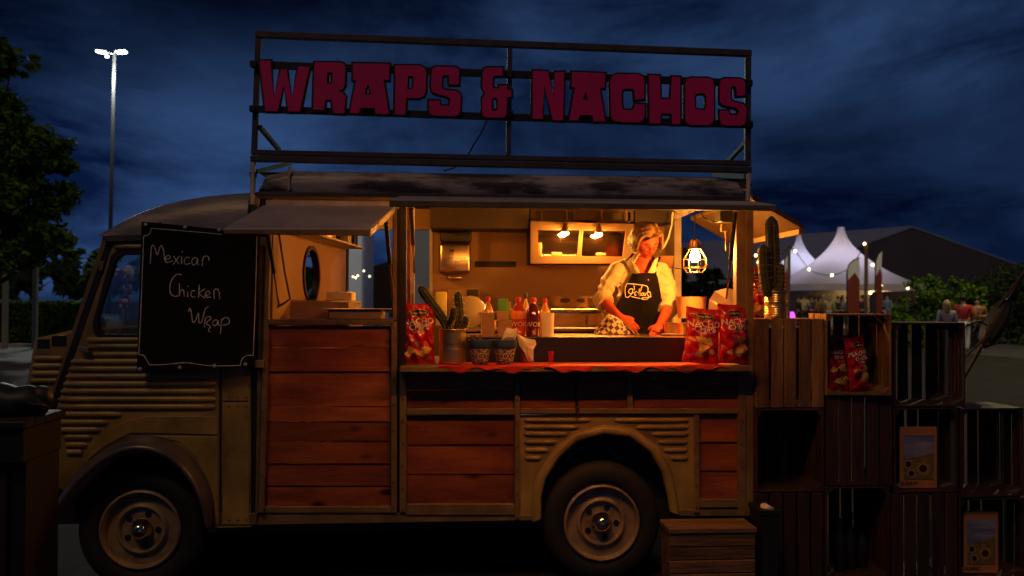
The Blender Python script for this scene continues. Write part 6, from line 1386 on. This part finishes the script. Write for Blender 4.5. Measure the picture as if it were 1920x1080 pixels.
# hair: cap and locks
mat('hair', (.27, .145, .048), .5, col2=(.05, .022, .008), vscale=30, stretch=(1, 1, .3), ramp=(.3, .75))
mat('hair_root', (.10, .045, .015), .5, col2=(.06, .026, .010), vscale=40, stretch=(3, .5, .5))
rn = random.Random(4); hb = MB(); rings = []
for j in range(16):
    t = math.pi * j / 15 * .60; ring = []
    for k in range(40):
        a = 2 * math.pi * k / 40; d = Vector((math.sin(t) * math.cos(a), math.sin(t) * math.sin(a), math.cos(t))); fw = -d.y
        zl = .040 if fw > .55 else .01
        p = Vector((d.x * .089, d.y * .109 + .004, d.z * .131));
        if fw > .2: p.z = max(p.z, .020 + (.030 + .055 * (1 - min(1, abs(d.x - .12) * 1.25) ** 2)) * min(1, (fw - .2) * 2.6))
        ring.append(HC + HR @ p)
    rings.append(ring)
hb.loft(rings, caps=False, mi=1)
for i in range(240):
    side = -1 if rn.random() < .55 else 1; a = rn.uniform(-.75, 1.0)          # front..back
    root = Vector((side * rn.uniform(.0, .03) + .016, -.085 + (a + .75) * .095 + rn.uniform(-.01, .01), .118 - .03 * (a * a) + rn.uniform(-.004, .006)))
    if a < -.4: root.z -= .012
    x1 = side * rn.uniform(.078, .093); yb_ = root.y * .75 + rn.uniform(-.008, .012); end = Vector((side * rn.uniform(.070, .098), yb_ + .028 + rn.uniform(-.02, .02), rn.uniform(-.075, -.020)))
    p1 = Vector((side * rn.uniform(.050, .066), yb_ - .004, rn.uniform(.085, .102))); p2 = Vector((x1, yb_, rn.uniform(.02, .05))); p3 = Vector((x1 * rn.uniform(.98, 1.1), yb_ + rn.uniform(-.01, .01), rn.uniform(-.05, -.02)))
    pts = [root, p1, p2, p3, end]; q = []
    for s_ in range(4):
        A, B, C, D = pts[max(s_ - 1, 0)], pts[s_], pts[s_ + 1], pts[min(s_ + 2, 4)]
        for t in (0, .33, .66): q.append(.5 * (2 * B + (C - A) * t + (2 * A - 5 * B + 4 * C - D) * t * t + (3 * B - A - 3 * C + D) * t ** 3))
    q.append(end); hb.tube([HC + HR @ v + Vector((0, 0, 0)) for v in q], [.0024 + .0018 * math.sin(math.pi * min(1, k / 9)) if k < 10 else .0022 * (1 - (k - 10) / 3) + .0004 for k in range(len(q))], 5)
hb.build('hair', ['hair', 'hair_root'], WO, smooth=80)
# shirt: torso and rolled sleeves
mat('shirt', (.42, .32, .19), .8, var=.15, vscale=12, bump=.4, bscale=25)
sh = [(V(1198, 645, 1.02), (.165, .135)), (V(1198, 600, 1.01), (.150, .125)), (V(1199, 560, .99), (.155, .128)), (V(1200, 525, .975), (.168, .128)), (V(1203, 504, .968), (.118, .096)), (V(1206, 494, .96), (.074, .070)),
      (V(1170, 502, .975), .080), (V(1153, 509, .965), .070), (V(1138, 536, .93), .060), (V(1130, 560, .885), .054), (V(1133, 567, .852), .052), (V(1234, 506, .975), .080), (V(1247, 514, .965), .070), (V(1253, 546, .94), .060), (V(1254, 573, .895), .054), (V(1252, 581, .86), .052)]
se = [(0, 1), (1, 2), (2, 3), (3, 4), (4, 5), (3, 6), (6, 7), (7, 8), (8, 9), (9, 10), (3, 11), (11, 12), (12, 13), (13, 14), (14, 15)]
shm = eval_mesh(skin_mesh(sh, se, 0, 2), [('REMESH', dict(mode='VOXEL', voxel_size=.008)), ('SMOOTH', dict(factor=.5, iterations=3))])
for v in shm.vertices:                                       # cloth folds
    c = v.co; k = .0045 * math.sin(c.x * 62 + c.z * 44 + 2.5 * math.sin(c.z * 21 + c.x * 9)) + .0045 * (1 - abs(math.sin(c.z * 48 - c.x * 33 + 1.5 * math.sin(c.x * 40)))) ** 3 * 2 - .002; v.co = c + v.normal * k
# open V neck
bvh = BVHTree.FromPolygons([v.co.copy() for v in shm.vertices], [tuple(p.vertices) for p in shm.polygons])
bm = bmesh.new(); bm.from_mesh(shm); tri = [at(1186, 488, .9), at(1231, 486, .9), at(1207, 527, .9)]
def intri(x, z):
    s_ = [(tri[(i + 1) % 3].x - tri[i].x) * (z - tri[i].z) - (tri[(i + 1) % 3].z - tri[i].z) * (x - tri[i].x) for i in range(3)]; return all(a > 0 for a in s_) or all(a < 0 for a in s_)
kill = [f for f in bm.faces if f.calc_center_median().y < .955 and intri(f.calc_center_median().x, f.calc_center_median().z)]
bmesh.ops.delete(bm, geom=kill, context='FACES'); bm.to_mesh(shm); bm.free()
link_mesh('shirt', shm, 'shirt', WO, True)
bvs = BVHTree.FromPolygons([v.co.copy() for v in skinme.vertices], [tuple(p.vertices) for p in skinme.polygons]) if False else None
def front_y(x, z, lift=.008, lo=.80, dflt=.865):
    h = bvh.ray_cast(Vector((x, .3, z)), Vector((0, 1, 0))); y = h[0].y if h[0] is not None else dflt
    return min(max(y, lo), .99) - lift
def drape_px(px, py, lift): 
    p = at(px, py, .87); return Vector((p.x, front_y(p.x, p.z, lift), p.z))
# collar flaps and cuffs
for pl in ([(1181, 483), (1188, 487), (1205, 522), (1199, 526), (1184, 510), (1176, 492)], [(1232, 483), (1226, 487), (1208, 522), (1214, 526), (1230, 508), (1238, 492)]):
    cen = (sum(p[0] for p in pl) / 6, sum(p[1] for p in pl) / 6); a_ = [drape_px(x, y, .020) for x, y in pl]; b_ = drape_px(*cen, .026); MB().add(a_ + [b_] + [v + Vector((0, .006, 0)) for v in a_], [(i, (i + 1) % 6, 6) for i in range(6)] + [(i, i + 7, (i + 1) % 6 + 7, (i + 1) % 6) for i in range(6)]).build('collar', 'shirt', WO, smooth=60)
MB().tube([V(1129, 558, .888), V(1132, 565, .862), V(1136, 570, .84)], [.066, .068, .060], 18).build('cuff', 'shirt', WO, smooth=60); MB().tube([V(1255, 571, .90), V(1252, 580, .87), V(1250, 585, .845)], [.066, .068, .060], 18).build('cuff', 'shirt', WO, smooth=60)
# trousers
MB().tube([(fx - .09, 1.02, 1.28), (fx - .10, 1.0, .88), (fx - .10, 1.03, .50)], [.13, .09, .075], 14).build('trouser_leg', 'black', WO, smooth=60); MB().tube([(fx + .09, 1.02, 1.28), (fx + .10, 1.0, .88), (fx + .10, 1.03, .50)], [.13, .09, .075], 14).build('trouser_leg', 'black', WO, smooth=60)
for s_ in (-1, 1): MB().sphere((fx + s_ * .10, .96, zf + .042), .1, (.5, 1.25, .4)).build('shoe', 'black', WO, smooth=True)
# apron, draped on the shirt front
mat('apron', (.006, .004, .004), .9, spec=.08, var=.3, vscale=15, bump=.4, bscale=40)
rows = [(512, 1186, 1228), (520, 1182, 1231), (530, 1177, 1233), (545, 1170, 1237), (558, 1162, 1240), (572, 1154, 1243), (588, 1149, 1245), (605, 1146, 1246), (622, 1144, 1246), (645, 1143, 1247), (680, 1142, 1249)]
vs = []; fs = []; n = 18
for py, xa_, xb_ in rows:
    for i in range(n + 1):
        f = i / n; p = drape_px(xa_ + (xb_ - xa_) * f, py, .022); p.y = min(p.y, .868) - .004 * math.sin(f * 17 + py * .07) * (1 if py > 560 else .3); vs.append(p)
m_ = len(vs)
for j in range(len(rows) - 1):
    for i in range(n): a = j * (n + 1) + i; fs.append((a, a + n + 1, a + n + 2, a + 1))
ap = MB().add(vs, fs).build('apron', 'apron', WO, smooth=60)
for a_ in ([(1189, 514), (1186, 500), (1182, 486), (1186, 476)], [(1227, 514), (1229, 504), (1233, 492), (1236, 482)]): MB().tube([drape_px(x, y, .014) for x, y in a_], .008, 8, flat=.4).build('apron_strap', 'apron', ap)
for a_ in ([(1147, 610), (1140, 606)], [(1246, 610), (1250, 606)]): MB().tube([drape_px(x, y, .008) for x, y in a_], .007, 6).build('apron_tie', 'apron', ap)
mat('print_cream', (.85, .66, .38), .7)
lg = MB()
for st in ([(300, 690), (296, 640), (305, 602), (322, 590), (400, 598), (462, 612), (468, 650), (486, 656), (491, 692)], [(300, 690), (318, 697), (345, 672), (357, 636), (338, 630), (322, 652), (340, 668), (366, 655)], [(385, 650), (372, 660), (374, 682), (388, 672), (392, 655), (396, 682)], [(402, 630), (404, 682), (418, 676), (412, 660)],
           [(424, 664), (420, 680), (432, 682), (434, 664), (424, 664)], [(440, 662), (440, 682), (450, 680), (452, 662)], [(482, 655), (462, 658), (466, 678), (478, 692), (458, 712), (430, 712), (424, 704), (450, 698), (494, 692)], [(366, 640), (368, 616), (362, 606)], [(412, 650), (416, 622), (424, 612)], [(345, 690), (412, 706)]):
    lg.tube([drape_px(1100 + x / 4.155, 390 + y / 4.155, .027) + Vector((0, min(0, .865 - .007 - drape_px(1100 + x / 4.155, 390 + y / 4.155, .027).y), 0)) for x, y in smoothpts(st, 3)], .0022, 5)
lg.build('apron_logo', 'print_cream', ap)
# checked towel and wooden tongs in the hand
def checks():
    m = bpy.data.materials.new('checked'); m.use_nodes = True; t = m.node_tree; b = t.nodes['Principled BSDF']; tc = t.nodes.new('ShaderNodeTexCoord'); ck = t.nodes.new('ShaderNodeTexChecker')
    mp_ = t.nodes.new('ShaderNodeMapping'); mp_.inputs['Rotation'].default_value = (.3, .6, .4); ck.inputs['Scale'].default_value = 38; ck.inputs['Color1'].default_value = (.50, .36, .26, 1); ck.inputs['Color2'].default_value = (.045, .025, .022, 1)
    t.links.new(tc.outputs['Object'], mp_.inputs[0]); t.links.new(mp_.outputs[0], ck.inputs['Vector']); t.links.new(ck.outputs['Color'], b.inputs['Base Color']); b.inputs['Roughness'].default_value = .85; MATS['checked'] = m
checks()
out_ = [(1119, 631), (1122, 612), (1134, 600), (1142, 588), (1152, 592), (1164, 600), (1174, 612), (1184, 622), (1188, 631)]
rings = []
for k in range(9):
    f = k / 8; yy = .575 + .13 * f; ring = []
    for (x, y) in out_:
        hgt = (631 - y) * math.sin(math.pi * (.15 + .7 * f)) ** .7; p = at(x + 3 * math.sin(k * 1.7 + x * .1), 631 - hgt, .62); ring.append(Vector((p.x, yy + .008 * math.sin(x * .3 + k), max(ZG + .002, p.z - .0 + .005 * math.sin(x * .21 + k * 2.1)))))
    rings.append(ring)
tw = MB().loft(rings).build('towel', 'checked', smooth=70); setp(tw, 'brown and cream checked towel bunched under the cook\'s hand', 'towel')
tg = thing('tongs', 'pair of pale wooden tongs under the cook\'s fingers', 'tongs', V(1186, 622, .60))
for dx in (-.006, .006): MB().bar(Vector(V(1172, 606, .615)) + Vector((dx, 0, 0)), Vector(V(1197, 631, .56)) + Vector((dx * 2, 0, .004)), .009, .004).build('arm', 'wood_crate', tg)
# ---------------- simple standing figures for the fairground crowd
def fig_meshes(pose):
    arm = {0: [((-.20, 0, 1.40), .055), ((-.25, .02, 1.14), .042), ((-.24, -.08, .90), .034), ((-.23, -.12, .80), .03)], 1: [((-.20, 0, 1.40), .055), ((-.26, .02, 1.14), .042), ((-.12, -.22, 1.12), .034), ((-.03, -.26, 1.16), .03)]}
    L_, Rr = arm[0 if pose != 1 else 1], [((-p[0][0], p[0][1], p[0][2]), p[1]) for p in arm[1 if pose == 2 else 0]]
    nodes = [((0, 0, .95), (.13, .095)), ((0, 0, 1.18), (.11, .085)), ((0, 0, 1.38), (.12, .085)), ((0, 0, 1.48), .05), ((0, -.01, 1.56), (.070, .08)), ((0, -.015, 1.66), (.072, .085))] + L_ + Rr + \
            [((-.10, 0, .86), .095), ((-.11, -.02, .50), .062), ((-.11, .02, .09), .042), ((-.11, -.10, .045), .036), ((.10, 0, .86), .095), ((.11, .01, .50), .062), ((.12, .04, .09), .042), ((.12, -.08, .045), .036)]
    e = [(0, 1), (1, 2), (2, 3), (3, 4), (4, 5), (2, 6), (6, 7), (7, 8), (8, 9), (2, 10), (10, 11), (11, 12), (12, 13), (0, 14), (14, 15), (15, 16), (16, 17), (0, 18), (18, 19), (19, 20), (20, 21)]
    body = skin_mesh(nodes, e, 0, 1); g = lambda n_, k: (n_[0], tuple(r * k for r in n_[1]) if isinstance(n_[1], tuple) else n_[1] * k)
    top = skin_mesh([g(nodes[i], 1.38) for i in (0, 1, 2)] + [g(n_, 1.4) for n_ in L_[:3]] + [g(n_, 1.4) for n_ in Rr[:3]] + [((0, 0, 1.475), .085)], [(0, 1), (1, 2), (2, 3), (3, 4), (4, 5), (2, 6), (6, 7), (7, 8), (2, 9)], 0, 1)
    leg = skin_mesh([g(nodes[i], 1.25) for i in (0, 14, 15, 16, 18, 19, 20)], [(0, 1), (1, 2), (2, 3), (0, 4), (4, 5), (5, 6)], 0, 1)
    hair_s = MB().sphere((0, .012, 1.675), .096, (.95, 1.05, .98), 14, 10).mesh('hair'); bm = bmesh.new(); bm.from_mesh(hair_s)
    bmesh.ops.delete(bm, geom=[f for f in bm.faces if f.calc_center_median().y < -.03 and f.calc_center_median().z < 1.70], context='FACES'); bm.to_mesh(hair_s); bm.free()
    hair_l = MB().loft([[Vector((.10 * math.cos(a) * k, .015 + .10 * math.sin(a) * k, z)) for a in [math.pi * q / 10 - .15 for q in range(11)] + [math.pi * (10 - q) / 10 - .15 for q in range(11)]] for k, z in ((1.0, 1.70), (1.1, 1.60), (1.15, 1.48), (.95, 1.40))]).mesh('hl')
    hl = join([hair_s, hair_l]); return body, top, leg, hair_s, hl
FIG = [fig_meshes(k) for k in range(3)]
mat('c_black', (.02, .02, .022), .8); mat('c_cream', (.55, .45, .22), .8, var=.4, vscale=14); mat('c_purple', (.08, .04, .12), .8); mat('c_floral', (.55, .40, .12), .8, col2=(.08, .06, .05), vscale=16); mat('c_red', (.42, .02, .02), .8); mat('c_grey', (.30, .30, .36), .8); mat('c_blue', (.10, .18, .34), .8); mat('c_spot', (.45, .40, .34), .8, col2=(.05, .05, .05), vscale=22); mat('c_white', (.65, .64, .62), .8); mat('c_flower', (.55, .22, .06), .8, col2=(.05, .03, .03), vscale=13)
mat('h_blond', (.55, .42, .22), .6); mat('h_dark', (.02, .015, .012), .6)
def person(px, Y, z0, rz, pose, top, leg, hair, long, label, h=1.0, group='people at the fairground'):
    p = thing('person', label, 'person', (xx(px, Y), Y, z0), rz, group); f = FIG[pose]
    for nm, me, m in (('body', f[0], 'skin'), ('top', f[1], top), ('trousers', f[2], leg), ('hair', f[4] if long else f[3], hair)):
        o = bpy.data.objects.new(nm, me); COL.objects.link(o); o.parent = p
        if not me.materials: me.materials.append(M('skin'))
        o.material_slots[0].link = 'OBJECT'; o.material_slots[0].material = M(m)
        for q in me.polygons: q.use_smooth = True
    p.scale = (h, h, h); return p
YD = 38.0; zd = .22
g = MB().box((xx(1400, YD), YD - 1.5, 0), (xx(1760, YD), YD + 14, zd)).build('deck', 'pole_brown'); g['kind'] = 'structure'
for a in ((1496, 37.5, .6, 0, 'c_black', 'c_black', 'h_dark', 0, 'person in black standing beside the purple glow'), (1508, 38.0, 2.8, 1, 'c_cream', 'c_black', 'h_dark', 0, 'person in a cream shirt seen from behind near the purple glow'), (1522, 39.0, 0, 2, 'c_purple', 'c_black', 'h_dark', 1, 'person in dark purple with long dark hair by the tent pole'),
          (1538, 37.0, .3, 1, 'c_floral', 'c_black', 'h_dark', 1, 'person in a yellow floral top facing the trucks'), (1555, 37.4, 2.6, 0, 'c_cream', 'c_grey', 'h_blond', 1, 'person with long blond hair and cream dress'), (1571, 38.6, -.4, 2, 'c_black', 'c_black', 'h_dark', 0, 'person in black with short dark hair behind the spotted shirt'),
          (1580, 37.0, 1.2, 1, 'c_spot', 'c_black', 'h_dark', 1, 'person in a spotted blouse beside the wide beach flag'), (1589, 39.2, .2, 0, 'c_grey', 'c_black', 'h_blond', 0, 'person in grey with short blond hair behind the wide beach flag'), (1617, 38.4, 1.9, 0, 'c_black', 'c_black', 'h_dark', 0, 'person in black standing beside the tall festoon pole'),
          (1652, 38.2, .4, 2, 'c_purple', 'c_black', 'h_blond', 1, 'person with long blond hair by the narrow beach flag'), (1664, 37.2, -1.2, 1, 'c_blue', 'c_grey', 'h_dark', 0, 'person in a blue shirt at the tent corner'), (1530, 41.0, 1.1, 0, 'c_red', 'c_black', 'h_dark', 0, 'person in red deep inside the tent'), (1545, 41.5, 2.0, 2, 'c_black', 'c_black', 'h_blond', 0, 'blond person in black deep inside the tent')):
    person(a[0], a[1], zd, *a[2:7], a[7], a[8], h=random.uniform(.95, 1.03))
person(1775, 17.5, .004, 2.9, 0, 'c_grey', 'c_black', 'h_blond', 1, 'blond person in a grey top seen from behind near the shrub', .93); person(1806, 21.0, .004, 2.3, 1, 'c_red', 'c_white', 'h_dark', 0, 'person in a red jacket and white trousers by the shrub', 1.03); person(1832, 21.5, .004, -.6, 2, 'c_flower', 'c_black', 'h_dark', 0, 'person in an orange flowered top facing the person in red', 1.0)
